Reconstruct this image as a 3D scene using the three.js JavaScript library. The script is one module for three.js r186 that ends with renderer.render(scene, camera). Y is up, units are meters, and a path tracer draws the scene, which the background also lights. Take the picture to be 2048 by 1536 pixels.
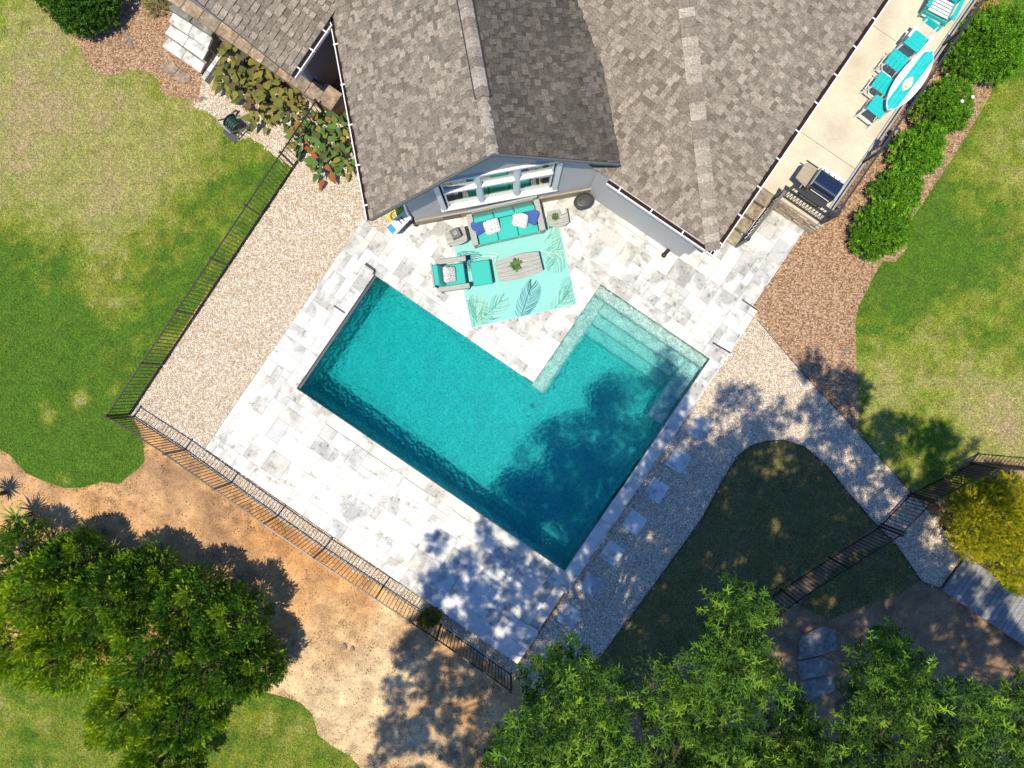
import * as THREE from 'three';
import { mergeGeometries } from 'three/addons/utils/BufferGeometryUtils.js';
import { RoundedBoxGeometry } from 'three/addons/geometries/RoundedBoxGeometry.js';

// ---------------------------------------------------------------- camera, sky, sun, exposure
const scene = new THREE.Scene();
const FOCAL = 1435, EYE = 20;                       // drone 20 m above the pool deck, looking straight down
const camera = new THREE.PerspectiveCamera(2 * Math.atan(768 / FOCAL) * 180 / Math.PI, 4 / 3, 0.1, 400);
camera.position.set(0, EYE, 0);
camera.up.set(0, 0, -1);
camera.lookAt(0, 0, 0);
scene.add(camera);

const SHADE = [0.58, -0.81];                        // ground direction in which shadows fall (x, z)
const PER_M = 0.28;                                 // shadow length per metre of height
const sunDir = new THREE.Vector3(-SHADE[0] * PER_M, 1, -SHADE[1] * PER_M).normalize();
{ // clear summer sky: deep blue overhead, paler towards the horizon, a soft brightening round the sun
  const W = 256, Hh = 128, d = new Float32Array(W * Hh * 4), v = new THREE.Vector3();
  for (let j = 0; j < Hh; j++) for (let i = 0; i < W; i++) {
    const up = ((j + 0.5) / Hh - 0.5) * Math.PI, a = ((i + 0.5) / W - 0.5) * 2 * Math.PI; v.set(Math.cos(up) * Math.cos(a), Math.sin(up), Math.cos(up) * Math.sin(a));
    const h = Math.pow(1 - Math.max(0, v.y), 2.2), g = Math.exp((v.dot(sunDir) - 1) * 18), k = (j * W + i) * 4;
    d[k] = 0.065 + 0.22 * h + 0.2 * g; d[k + 1] = 0.2 + 0.27 * h + 0.2 * g; d[k + 2] = 0.58 + 0.22 * h + 0.16 * g; d[k + 3] = 1;
  }
  const t = new THREE.DataTexture(d, W, Hh, THREE.RGBAFormat, THREE.FloatType);
  t.mapping = THREE.EquirectangularReflectionMapping; t.magFilter = t.minFilter = THREE.LinearFilter; t.wrapS = THREE.RepeatWrapping; t.needsUpdate = true;
  scene.background = t; scene.environment = t;
}
const sun = new THREE.DirectionalLight(new THREE.Color().setRGB(1, 0.91, 0.72), 4.8);
sun.name = 'sun';
sun.position.copy(sunDir).multiplyScalar(60);
sun.castShadow = true;
sun.shadow.radius = 1;
sun.shadow.mapSize.set(4096, 4096);
Object.assign(sun.shadow.camera, { left: -24, right: 24, top: 24, bottom: -24, near: 1, far: 120 });
scene.add(sun, sun.target);
const renderer = new THREE.WebGLRenderer({ antialias: true });
renderer.toneMapping = THREE.LinearToneMapping;
renderer.toneMappingExposure = 1.12;
renderer.shadowMap.enabled = true;

// ---------------------------------------------------------------- helpers
const V3 = THREE.Vector3, { clamp, lerp, smoothstep } = THREE.MathUtils, PI = Math.PI;
function rng(seed) { let a = seed >>> 0; return () => { a = (a + 0x6D2B79F5) >>> 0; let t = a; t = Math.imul(t ^ (t >>> 15), t | 1); t ^= t + Math.imul(t ^ (t >>> 7), t | 61); return ((t ^ (t >>> 14)) >>> 0) / 4294967296; }; }
const rnd = rng(20240611), rr = (a, b) => a + (b - a) * rnd();
const C = (r, g, b) => new THREE.Color().setRGB(r, g, b);
// a mark on the survey grid (2048 x 1536 over the plot) at height h, in metres
const P = (e, s, h = 0) => [(e - 1024) * (EYE - h) / FOCAL, (s - 768) * (EYE - h) / FOCAL];
const K = FOCAL / EYE;
function hgt(x, z) {                                 // the land falls off towards the south-east
  const e = x * K + 1024, s = z * K + 768;
  return -0.05 - 0.42 * smoothstep(s, 620, 1230) * smoothstep(e, 430, 1000);
}
function G(e, s, up = 0) { let p = P(e, s); p = P(e, s, hgt(p[0], p[1])); return new V3(p[0], hgt(p[0], p[1]) + up, p[1]); }
// plot frame: U runs along the pool's long side, W across it (positive towards the house)
const UX = 0.826, UZ = 0.5637;
const toUW = (x, z) => [UX * x + UZ * z, UZ * x - UX * z];
const fromUW = (u, w) => [UX * u + UZ * w, UZ * u - UX * w];
const MU = new THREE.Matrix4().makeBasis(new V3(UX, 0, UZ), new V3(0, 1, 0), new V3(-UZ, 0, UX)); // local (u, y, -w)
const UANG = -Math.atan2(UZ, UX);

// noise
function hash(ix, iy, s) { let h = Math.imul(ix, 374761393) ^ Math.imul(iy, 668265263) ^ Math.imul(s, 1274126177); h = Math.imul(h ^ (h >>> 13), 1274126177); return ((h ^ (h >>> 16)) >>> 0) / 4294967296; }
function vn(x, y, per, s) {                          // value noise, repeating every per cells (0: never)
  const ix = Math.floor(x), iy = Math.floor(y), fx = x - ix, fy = y - iy, m = (a) => per ? ((a % per) + per) % per : a;
  const sx = fx * fx * (3 - 2 * fx), sy = fy * fy * (3 - 2 * fy), x0 = m(ix), x1 = m(ix + 1), y0 = m(iy), y1 = m(iy + 1);
  return lerp(lerp(hash(x0, y0, s), hash(x1, y0, s), sx), lerp(hash(x0, y1, s), hash(x1, y1, s), sx), sy);
}
function fbm(x, y, per, oct, s, gain = 0.5) { let v = 0, a = 1, t = 0; for (let i = 0; i < oct; i++) { v += a * vn(x, y, per, s + i * 17); t += a; a *= gain; x *= 2; y *= 2; per *= 2; } return v / t; }
function voronoi(x, y, per, s, perY = per) {                     // [nearest, second, cell id]
  const ix = Math.floor(x), iy = Math.floor(y); let a = 9, b = 9, id = 0;
  for (let j = -1; j <= 1; j++) for (let i = -1; i <= 1; i++) {
    const cx = ((ix + i) % per + per) % per, cy = ((iy + j) % perY + perY) % perY;
    const dx = ix + i + hash(cx, cy, s) - x, dy = iy + j + hash(cx, cy, s + 1) - y, d = Math.sqrt(dx * dx + dy * dy);
    if (d < a) { b = a; a = d; id = hash(cx, cy, s + 2); } else if (d < b) b = d;
  }
  return [a, b, id];
}
// textures: fn(x, y in 0..1) -> [r, g, b] sRGB 0..1 or one height
function tex(n, fn, srgb = true) {
  const d = new Uint8Array(n * n * 4);
  for (let j = 0; j < n; j++) for (let i = 0; i < n; i++) {
    const c = fn((i + 0.5) / n, (j + 0.5) / n), k = (j * n + i) * 4;
    if (Array.isArray(c)) { d[k] = 255 * clamp(c[0], 0, 1); d[k + 1] = 255 * clamp(c[1], 0, 1); d[k + 2] = 255 * clamp(c[2], 0, 1); } else d[k] = d[k + 1] = d[k + 2] = 255 * clamp(c, 0, 1);
    d[k + 3] = 255;
  }
  const t = new THREE.DataTexture(d, n, n, THREE.RGBAFormat);
  t.wrapS = t.wrapT = THREE.RepeatWrapping; t.magFilter = THREE.LinearFilter; t.minFilter = THREE.LinearMipmapLinearFilter; t.generateMipmaps = true;
  if (srgb) t.colorSpace = THREE.SRGBColorSpace;
  t.needsUpdate = true; return t;
}
function sized(t, metres, metresY = metres) { const c = t.clone(); c.repeat.set(1 / metres, 1 / metresY); c.needsUpdate = true; return c; }
function mat(color, o = {}) { return new THREE.MeshPhysicalMaterial({ color: Array.isArray(color) ? C(...color) : color, roughness: 0.8, ...o }); }

// scene graph
const taken = {};
function numbered(n) { const k = taken[n] = (taken[n] ?? -1) + 1; return k ? `${n}_${String(k).padStart(3, '0')}` : n; }
function shade(o) { o.castShadow = o.receiveShadow = true; return o; }
function thing(name, label, category, pos = [0, 0, 0], turn = 0, group) {
  const o = new THREE.Group(); o.name = numbered(name); o.position.set(...pos); o.rotation.y = turn;
  o.userData = { label, category }; if (group) o.userData.group = group; scene.add(o); return o;
}
function part(parent, name, geo, m, pos, rot, scale) {
  const o = shade(new THREE.Mesh(geo, m)); o.name = name;
  if (pos) o.position.set(...pos); if (rot) o.rotation.set(...rot); if (scale) o.scale.set(...scale);
  parent.add(o); return o;
}
function solo(name, geo, m, label, category, group) { const o = shade(new THREE.Mesh(geo, m)); o.name = numbered(name); o.userData = { label, category }; if (group) o.userData.group = group; scene.add(o); return o; }
function struct(name, geo, m) { const o = shade(new THREE.Mesh(geo, m)); o.name = numbered(name); o.userData = { kind: 'structure' }; scene.add(o); return o; }
function stuff(name, geo, m, list, label, category, parent = scene) {       // list of { m: Matrix4, c: Color }
  const o = shade(new THREE.InstancedMesh(geo, m, list.length)); o.name = parent === scene ? numbered(name) : name;
  list.forEach((e, i) => { o.setMatrixAt(i, e.m); if (e.c) o.setColorAt(i, e.c); });
  o.userData = { kind: 'stuff' }; if (label) Object.assign(o.userData, { label, category });
  parent.add(o); return o;
}
const boxes = {};
const box = (w, h, d) => boxes[[w, h, d]] ??= new THREE.BoxGeometry(w, h, d);
const rbox = (w, h, d, r, n = 2) => boxes[[w, h, d, r, n]] ??= new RoundedBoxGeometry(w, h, d, n, r);
const unit = box(1, 1, 1);
const cyl = (r0, r1, h, n = 16) => boxes['c' + [r0, r1, h, n]] ??= new THREE.CylinderGeometry(r0, r1, h, n);
const _m = new THREE.Matrix4(), _q = new THREE.Quaternion(), _e = new THREE.Euler();
function at(geo, x, y, z, rx = 0, ry = 0, rz = 0, sx = 1, sy = sx, sz = sx) { return geo.clone().applyMatrix4(new THREE.Matrix4().compose(new V3(x, y, z), new THREE.Quaternion().setFromEuler(new THREE.Euler(rx, ry, rz)), new V3(sx, sy, sz))); }
function join(list) { return mergeGeometries(list.map((g) => { const n = g.index ? g.toNonIndexed() : g; for (const k of Object.keys(n.attributes)) if (!['position', 'normal', 'uv'].includes(k)) n.deleteAttribute(k); return n; })); }
function beam(parent, name, a, b, w, h, m) {         // a bar from a to b, w wide, h high
  const d = b.clone().sub(a), o = part(parent, name, unit, m), L = d.length();
  const x = d.clone().normalize(), side = Math.abs(x.y) > 0.97 ? new V3(0, 0, 1) : new V3().crossVectors(x, new V3(0, 1, 0)).normalize();
  const up = new V3().crossVectors(side, x).normalize();
  o.quaternion.setFromRotationMatrix(new THREE.Matrix4().makeBasis(x, up, side)); o.position.copy(a).add(b).multiplyScalar(0.5); o.scale.set(L, h, w); return o;
}
function tube(pts, r, n = 24, k = 8) { return new THREE.TubeGeometry(new THREE.CatmullRomCurve3(pts.map((p) => Array.isArray(p) ? new V3(...p) : p)), n, r, k); }
function limb(pts, r0, r1, n = 10, k = 7) {          // tapered tube
  const g = tube(pts, 1, n, k), p = g.attributes.position, c = new THREE.CatmullRomCurve3(pts);
  for (let i = 0; i <= n; i++) { const o = c.getPointAt(i / n), r = lerp(r0, r1, i / n); for (let j = 0; j <= k; j++) { const q = i * (k + 1) + j; p.setXYZ(q, o.x + (p.getX(q) - o.x) * r, o.y + (p.getY(q) - o.y) * r, o.z + (p.getZ(q) - o.z) * r); } }
  g.computeVertexNormals(); return g;
}
// polygons in the plane
function clipBox(poly, x0, y0, x1, y1) {
  const cut = (p, f) => { const out = []; for (let i = 0; i < p.length; i++) { const a = p[i], b = p[(i + 1) % p.length], da = f(a), db = f(b); if (da >= 0) out.push(a); if ((da >= 0) !== (db >= 0)) { const t = da / (da - db); out.push([a[0] + t * (b[0] - a[0]), a[1] + t * (b[1] - a[1])]); } } return out; };
  let p = cut(poly, (q) => q[0] - x0); p = p.length ? cut(p, (q) => x1 - q[0]) : p; p = p.length ? cut(p, (q) => q[1] - y0) : p; return p.length ? cut(p, (q) => y1 - q[1]) : p;
}
function clipConvex(poly, conv) {                    // conv counter-clockwise
  let p = poly;
  for (let i = 0; i < conv.length && p.length; i++) {
    const a = conv[i], b = conv[(i + 1) % conv.length], out = [], f = (q) => (b[0] - a[0]) * (q[1] - a[1]) - (b[1] - a[1]) * (q[0] - a[0]);
    for (let j = 0; j < p.length; j++) { const c = p[j], d = p[(j + 1) % p.length], fc = f(c), fd = f(d); if (fc >= 0) out.push(c); if ((fc >= 0) !== (fd >= 0)) { const t = fc / (fc - fd); out.push([c[0] + t * (d[0] - c[0]), c[1] + t * (d[1] - c[1])]); } }
    p = out;
  }
  return p;
}
const areaOf = (p) => { let a = 0; for (let i = 0; i < p.length; i++) { const q = p[(i + 1) % p.length]; a += p[i][0] * q[1] - q[0] * p[i][1]; } return a / 2; };
function tidy(p) { const out = []; for (const q of p) { const l = out[out.length - 1]; if (!l || Math.hypot(q[0] - l[0], q[1] - l[1]) > 1e-4) out.push(q); } if (out.length > 1 && Math.hypot(out[0][0] - out[out.length - 1][0], out[0][1] - out[out.length - 1][1]) < 1e-4) out.pop(); return out; }
function inside(p, x, y) { let c = false; for (let i = 0, j = p.length - 1; i < p.length; j = i++) if ((p[i][1] > y) !== (p[j][1] > y) && x < (p[j][0] - p[i][0]) * (y - p[i][1]) / (p[j][1] - p[i][1]) + p[i][0]) c = !c; return c; }
// a sheet of ground: polygon of survey marks, cut into cells, laid on the land
function sheet(polys, lift, cell, colour, yOf = hgt) {
  const pos = [], uv = [], col = [], idx = [];
  for (const poly of polys) {
    let x0 = 1e9, x1 = -1e9, z0 = 1e9, z1 = -1e9; for (const [x, z] of poly) { x0 = Math.min(x0, x); x1 = Math.max(x1, x); z0 = Math.min(z0, z); z1 = Math.max(z1, z); }
    for (let i = Math.floor(x0 / cell); i * cell < x1; i++) for (let j = Math.floor(z0 / cell); j * cell < z1; j++) {
      const p = tidy(clipBox(poly, i * cell, j * cell, (i + 1) * cell, (j + 1) * cell)); if (p.length < 3) continue;
      const base = pos.length / 3, flip = areaOf(p) > 0;
      for (const [x, z] of p) { pos.push(x, yOf(x, z) + lift, z); uv.push(x, -z); if (colour) { const c = colour(x, z); col.push(c.r, c.g, c.b); } }
      for (const t of THREE.ShapeUtils.triangulateShape(p.map((q) => new THREE.Vector2(q[0], q[1])), [])) {
        const A = p[t[0]], B = p[t[1]], D = p[t[2]], s = (B[0] - A[0]) * (D[1] - A[1]) - (B[1] - A[1]) * (D[0] - A[0]); if (Math.abs(s) < 1e-9) continue;
        s > 0 ? idx.push(base + t[0], base + t[2], base + t[1]) : idx.push(base + t[0], base + t[1], base + t[2]);
      }
    }
  }
  const g = new THREE.BufferGeometry(); g.setAttribute('position', new THREE.Float32BufferAttribute(pos, 3)); g.setAttribute('uv', new THREE.Float32BufferAttribute(uv, 2));
  if (colour) g.setAttribute('color', new THREE.Float32BufferAttribute(col, 3)); g.setIndex(idx); g.computeVertexNormals(); return g;
}
const marks = (list) => list.map(([e, s]) => { const p = G(e, s); return [p.x, p.z]; });
// a slab: polygon (x, z) from y0 to y1 with a small chamfer round its top; uv in metres from a random corner
function prism(poly, y0, y1, bevel = 0.004, tone, spin = true) {
  let p = tidy(poly); if (areaOf(p) > 0) p = p.slice().reverse();
  const n = p.length, inner = p.map((b, i) => {
    const a = p[(i + n - 1) % n], c = p[(i + 1) % n], u = [b[0] - a[0], b[1] - a[1]], w = [c[0] - b[0], c[1] - b[1]], lu = Math.hypot(...u) || 1, lw = Math.hypot(...w) || 1;
    const nx = u[1] / lu + w[1] / lw, nz = -u[0] / lu - w[0] / lw, l = Math.hypot(nx, nz) || 1, k = bevel / Math.max(0.5, l / 2); return [b[0] + nx / l * k, b[1] + nz / l * k];
  });
  const pos = [], nor = [], uv = [], ox = spin ? rr(0, 9) : 0, oz = spin ? rr(0, 9) : 0, tri = (a, b, c) => {
    const e = new V3().subVectors(b, a), f = new V3().subVectors(c, a), q = e.cross(f).normalize();
    for (const v of [a, b, c]) { pos.push(v.x, v.y, v.z); nor.push(q.x, q.y, q.z); uv.push(v.x + ox + (Math.abs(q.y) < 0.5 ? v.y : 0), -v.z + oz + (Math.abs(q.y) < 0.5 ? v.y : 0)); }
  };
  const T = inner.map((q) => new V3(q[0], y1, q[1])), M = p.map((q) => new V3(q[0], y1 - bevel, q[1])), B = p.map((q) => new V3(q[0], y0, q[1]));
  for (const t of THREE.ShapeUtils.triangulateShape(inner.map((q) => new THREE.Vector2(q[0], q[1])), [])) { const s = areaOf(t.map((i) => inner[i])); s > 0 ? tri(T[t[0]], T[t[2]], T[t[1]]) : tri(T[t[0]], T[t[1]], T[t[2]]); }
  for (let i = 0; i < n; i++) { const j = (i + 1) % n; tri(T[i], M[i], M[j]); tri(T[i], M[j], T[j]); tri(M[i], B[i], B[j]); tri(M[i], B[j], M[j]); }
  const g = new THREE.BufferGeometry(); g.setAttribute('position', new THREE.Float32BufferAttribute(pos, 3)); g.setAttribute('normal', new THREE.Float32BufferAttribute(nor, 3)); g.setAttribute('uv', new THREE.Float32BufferAttribute(uv, 2));
  if (tone) { const c = new Float32Array(pos.length); for (let i = 0; i < c.length; i += 3) { c[i] = tone.r; c[i + 1] = tone.g; c[i + 2] = tone.b; } g.setAttribute('color', new THREE.BufferAttribute(c, 3)); }
  return g;
}
const rect = (x0, z0, x1, z1) => [[x0, z0], [x1, z0], [x1, z1], [x0, z1]];
const spots = (list) => (x, y) => { let v = 0; for (const [e, s, r, k] of list) v += k * Math.exp(-((e - x) ** 2 + (s - y) ** 2) / (r * r)); return v; };

// ---------------------------------------------------------------- surface textures
const pick = (a, t) => a[Math.min(a.length - 1, Math.floor(t * a.length))];
const mix3 = (a, b, t) => [lerp(a[0], b[0], t), lerp(a[1], b[1], t), lerp(a[2], b[2], t)];
const scale3 = (a, k) => [a[0] * k, a[1] * k, a[2] * k];
const grassTex = tex(512, (x, y) => { const a = fbm(x * 48, y * 48, 48, 3, 3, 0.7), b = vn(x * 120, y * 120, 120, 9), k = 0.42 + 0.6 * a + 0.3 * (b - 0.5); return [k * 1.02, k, k * 0.9]; });
const PEBBLE = [[0.93, 0.87, 0.79], [0.86, 0.77, 0.66], [0.97, 0.94, 0.9], [0.8, 0.7, 0.58], [0.9, 0.84, 0.77], [0.72, 0.64, 0.55], [0.95, 0.9, 0.83], [0.84, 0.8, 0.76]];
const gravelTex = tex(1024, (x, y) => { const [a, b, id] = voronoi(x * 46, y * 46, 46, 5), [c, d, id2] = voronoi(x * 90, y * 90, 90, 8), e = smoothstep(b - a, 0.06, 0.26); const big = pick(PEBBLE, id), small = pick(PEBBLE, id2); return scale3(mix3(mix3([0.26, 0.21, 0.17], small, smoothstep(d - c, 0.03, 0.26)), big, e), 0.92 + 0.12 * vn(x * 200, y * 200, 200, 4)); });
const gravelBump = tex(512, (x, y) => { const [a, b] = voronoi(x * 46, y * 46, 46, 5); return smoothstep(b - a, 0, 0.5) * 0.8 + 0.2 * vn(x * 150, y * 150, 150, 3); }, false);
const mulchTex = tex(1024, (x, y) => { const w = fbm(x * 14, y * 14, 14, 2, 6), [a, b, id] = voronoi(x * 60 + w * 2, y * 38 + w * 3, 60, 11, 38), [c, d, id2] = voronoi(x * 30 - w, y * 70 + w, 30, 21, 70); const s = id2 > 0.55 ? id2 : id, base = pick([[0.68, 0.54, 0.43], [0.58, 0.44, 0.34], [0.75, 0.63, 0.52], [0.5, 0.37, 0.28], [0.64, 0.5, 0.4], [0.8, 0.7, 0.6]], s); return scale3(base, 0.75 + 0.3 * vn(x * 200, y * 200, 200, 31)); });
const dirtTex = tex(1024, (x, y) => { const a = fbm(x * 10, y * 10, 10, 6, 41, 0.62), b = vn(x * 256, y * 256, 256, 43), [c, , id] = voronoi(x * 110, y * 110, 110, 47); let k = 0.62 + 0.5 * (a - 0.5) + 0.22 * (b - 0.5) + 0.22; if (id > 0.94 && c < 0.3) k *= 0.7; if (id < 0.04 && c < 0.3) k *= 1.2; return [k, k * 0.97, k * 0.94]; });
const grainBump = tex(512, (x, y) => fbm(x * 40, y * 40, 40, 4, 51, 0.7), false);

// ---------------------------------------------------------------- land
const isW = [[262, 828], [590, 334]];
const dryness = (() => {
  const left = spots([[150, 130, 170, 0.9], [40, 230, 150, 0.75], [215, 385, 85, 1.0], [300, 230, 110, 0.5], [330, 330, 90, 0.5], [250, 600, 60, 0.55], [60, 380, 120, 0.5], [190, 470, 60, 0.4], [400, 330, 60, 0.3], [120, 40, 90, 0.35],
    [60, 790, 260, -0.85], [140, 930, 150, -0.5], [320, 620, 70, -0.5], [260, 700, 110, -0.35], [360, 520, 90, -0.45], [480, 380, 90, -0.55], [540, 330, 60, -0.6], [10, 590, 110, -0.6], [285, 300, 60, -0.35], [150, 300, 60, -0.2], [185, 110, 45, -0.7], [100, 100, 40, -0.2], [330, 150, 40, -0.4], [40, 1000, 200, -0.4],
    [158, 802, 19, 2.2], [98, 836, 20, 2.0], [90, 806, 12, 1.5], [230, 780, 14, 1.3], [128, 960, 18, 1.0]]);
  const right = spots([[1885, 655, 70, 0.75], [1800, 760, 90, 0.55], [1965, 800, 110, 0.95], [2030, 900, 110, 0.8], [1760, 880, 60, 0.5], [1990, 320, 60, 0.3], [2040, 560, 50, 0.2], [2015, 230, 40, 0.35],
    [1900, 560, 150, -0.55], [1830, 480, 120, -0.6], [1780, 600, 90, -0.5], [2040, 60, 120, -0.6], [1960, 450, 130, -0.35], [1880, 870, 60, -0.7], [1990, 905, 30, -0.8], [1870, 790, 40, -0.3], [1930, 700, 70, -0.3]]);
  return (x, z) => {
    const e = x * K + 1024, s = z * K + 768, n = fbm(x * 0.8 + 40, z * 0.8 + 40, 0, 4, 61), f = fbm(x * 4 + 90, z * 4 + 50, 0, 3, 71);
    const g2 = fbm(x * 11 + 20, z * 11 + 70, 0, 2, 75); let d = 0.4 + 0.9 * (n - 0.5) + 1.15 * (f - 0.5) + 0.8 * (g2 - 0.5);
    if (e < 700 && s < 1000) d += 0.8 * left(e, s); else if (e > 1690 && s < 1000) d += 0.85 * right(e, s); else if (e < 800) d -= 0.12; else d += 0.35;
    return d;
  };
})();
const GREEN = C(0.135, 0.305, 0.01), LIME = C(0.34, 0.43, 0.035), STRAW = C(0.56, 0.56, 0.205), BARE = C(0.72, 0.55, 0.38);
function lawnColour(x, z) { const c = turf(x, z), e = x * K + 1024, s = z * K + 768; return e > 1100 && e < 1860 && s > 878 && s > 878 + (e - 1712) * 1.13 ? c.lerp(C(0.2, 0.165, 0.09), 0.72) : c; }  // island turf: sparse brown ground, with tree shade put into its tone
function turf(x, z) { const d = dryness(x, z), c = new THREE.Color(); return d < 0.4 ? c.copy(GREEN).lerp(LIME, clamp(d / 0.4 + 0.15, 0, 1)) : d < 1 ? c.copy(LIME).lerp(STRAW, (d - 0.4) / 0.6) : c.copy(STRAW).lerp(BARE, clamp((d - 1.25) * 1.4, 0, 1)); }
const dirtSpots = spots([[560, 1060, 60, 1], [480, 990, 45, 1.1], [640, 1120, 55, 0.8], [700, 1180, 70, 0.3]]), paleSpots = spots([[700, 1400, 150, 0.9], [660, 1480, 90, 0.6], [600, 1420, 50, 0.9], [300, 980, 70, 0.4], [760, 1330, 120, 0.4], [850, 1500, 100, 0.4]]), brownSpots = spots([[330, 960, 70, 0.9], [420, 1030, 60, 0.8], [60, 950, 60, 0.6], [520, 1120, 60, 0.4], [20, 930, 50, 0.5]]);
function soilColour(x, z) {
  const e = x * K + 1024, s = z * K + 768, n = fbm(x * 1.6 + 7, z * 1.6 + 3, 0, 4, 81), c = C(0.86, 0.5, 0.225);
  c.lerp(C(0.82, 0.39, 0.12), clamp(dirtSpots(e, s) * 0.75, 0, 1)); c.lerp(C(0.98, 0.76, 0.48), clamp(paleSpots(e, s) + 1.6 * (n - 0.52), 0, 1)); c.lerp(C(0.52, 0.33, 0.2), clamp(brownSpots(e, s) + 2.2 * (0.44 - n), 0, 0.85));
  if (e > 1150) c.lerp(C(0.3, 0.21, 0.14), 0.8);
  if (e < -120 || e > 2170 || s < -120 || s > 1650) c.lerp(C(0.1, 0.14, 0.04), 0.8);
  return c;
}
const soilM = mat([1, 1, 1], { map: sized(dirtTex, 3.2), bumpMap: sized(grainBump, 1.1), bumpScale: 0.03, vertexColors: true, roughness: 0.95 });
const landWest = [[-2400, -2600], [900, -2600], [900, 458.4], [748, 480], [440, 892], [900, 1213.2], [900, 4100], [-2400, 4100]];
const landEast = [[900, -2600], [4400, -2600], [4400, 4100], [900, 4100], [900, 1213.2], [1010, 1290], [1085, 1165], [1142, 1160], [1475, 650], [1400, 560], [1170, 420], [900, 458.4]];
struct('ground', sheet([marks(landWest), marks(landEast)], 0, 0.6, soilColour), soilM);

const LAWN_L = [[-80, -60], [72, -60], [80, 8], [128, 58], [150, 75], [163, 96], [182, 132], [205, 148], [230, 150], [262, 138], [296, 142], [318, 158], [326, 190], [352, 194], [378, 196], [388, 216], [420, 226], [448, 252], [470, 282], [500, 276], [528, 292], [548, 312], [586, 336], [560, 372], [500, 462], [440, 554], [400, 606], [345, 692], [300, 762], [262, 830], [278, 860], [286, 888], [289, 922], [274, 940], [262, 948], [238, 968], [205, 963], [170, 974], [128, 976], [88, 962], [52, 946], [20, 910], [-10, 892], [-80, 880]];
const LAWN_R = [[1985, -60], [2130, -60], [2130, 905], [2042, 925], [1950, 910], [1850, 985], [1822, 986], [1714, 864], [1716, 800], [1710, 742], [1709, 690], [1708, 645], [1714, 612], [1736, 570], [1746, 548], [1766, 520], [1788, 522], [1806, 500], [1818, 440], [1856, 384], [1892, 330], [1934, 262], [1962, 214], [1976, 192], [1984, 120], [2010, 60]];
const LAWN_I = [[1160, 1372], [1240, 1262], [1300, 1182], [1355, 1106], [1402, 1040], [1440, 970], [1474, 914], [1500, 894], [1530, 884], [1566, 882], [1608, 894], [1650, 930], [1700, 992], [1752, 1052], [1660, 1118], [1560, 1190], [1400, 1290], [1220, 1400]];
const LAWN_O = [[1700, 1110], [1790, 1086], [1838, 1162], [1800, 1190], [1730, 1210], [1660, 1240], [1600, 1210]];
const LAWN_B = [[-80, 1300], [60, 1300], [400, 1350], [560, 1392], [600, 1405], [625, 1430], [636, 1470], [660, 1490], [700, 1512], [740, 1560], [700, 1640], [-80, 1640]];
const lawnM = mat([1, 1, 1], { map: sized(grassTex, 1.4), bumpMap: sized(grainBump, 0.8), bumpScale: 0.03, vertexColors: true, roughness: 0.95 });
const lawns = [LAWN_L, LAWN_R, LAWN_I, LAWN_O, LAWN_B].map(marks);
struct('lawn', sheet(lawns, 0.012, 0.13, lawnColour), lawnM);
{ // grass: small tufts all over the lawns
  const blade = (h, w, lean, a, x, z) => { const s = Math.sin(a), c = Math.cos(a), v = [[-w, 0, 0], [w, 0, 0], [-w * 0.7, h * 0.6, lean * 0.4], [w * 0.7, h * 0.6, lean * 0.4], [0, h, lean]].map(([p, y, q]) => [x + p * c - q * s, y, z + p * s + q * c]); return [v[0], v[1], v[2], v[2], v[1], v[3], v[2], v[3], v[4]]; };
  const tuft = (n, R, hh) => { const p = []; for (let i = 0; i < n; i++) { const r = R * Math.sqrt(rnd()), a = rr(0, 2 * PI); for (const v of blade(hh * rr(0.6, 1.2), rr(0.003, 0.006), rr(0.01, 0.05), rr(0, 6.28), r * Math.cos(a), r * Math.sin(a))) p.push(...v); } const g = new THREE.BufferGeometry(); g.setAttribute('position', new THREE.Float32BufferAttribute(p, 3)); g.computeVertexNormals(); return g; };
  const leafM = mat([1, 1, 1], { roughness: 0.95, transmission: 0.3, thickness: 0, side: THREE.DoubleSide });
  globalThis.tuftGeo = tuft(34, 0.13, 0.05); globalThis.grassM = leafM;
  const list = [];
  lawns.forEach((poly, k) => {
    let x0 = 1e9, x1 = -1e9, z0 = 1e9, z1 = -1e9; for (const [x, z] of poly) { x0 = Math.min(x0, x); x1 = Math.max(x1, x); z0 = Math.min(z0, z); z1 = Math.max(z1, z); }
    const n = (x1 - x0) * (z1 - z0) * 62;
    for (let i = 0; i < n; i++) {
      const x = rr(x0, x1), z = rr(z0, z1); if (!inside(poly, x, z)) continue; const d = dryness(x, z); if (d > 1.25 && rnd() < 0.85) continue;
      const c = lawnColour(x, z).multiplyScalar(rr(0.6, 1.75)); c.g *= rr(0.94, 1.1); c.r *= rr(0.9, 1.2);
      if (k === 2 && rnd() < 0.5) continue; const s = rr(0.75, 1.25) * (d > 0.8 ? 0.8 : 1), jx = x + rr(-0.09, 0.09), jz = z + rr(-0.09, 0.09);
      list.push({ m: new THREE.Matrix4().compose(new V3(jx, hgt(jx, jz) + 0.008, jz), _q.setFromEuler(_e.set(rr(-0.15, 0.15), rr(0, 6.3), rr(-0.15, 0.15))), new V3(s, s * rr(0.7, 1.25), s)), c });
    }
  });
  stuff('grass', tuftGeo, leafM, list, 'short mown grass, green with dry straw patches, on the lawns', 'grass');
}
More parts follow.
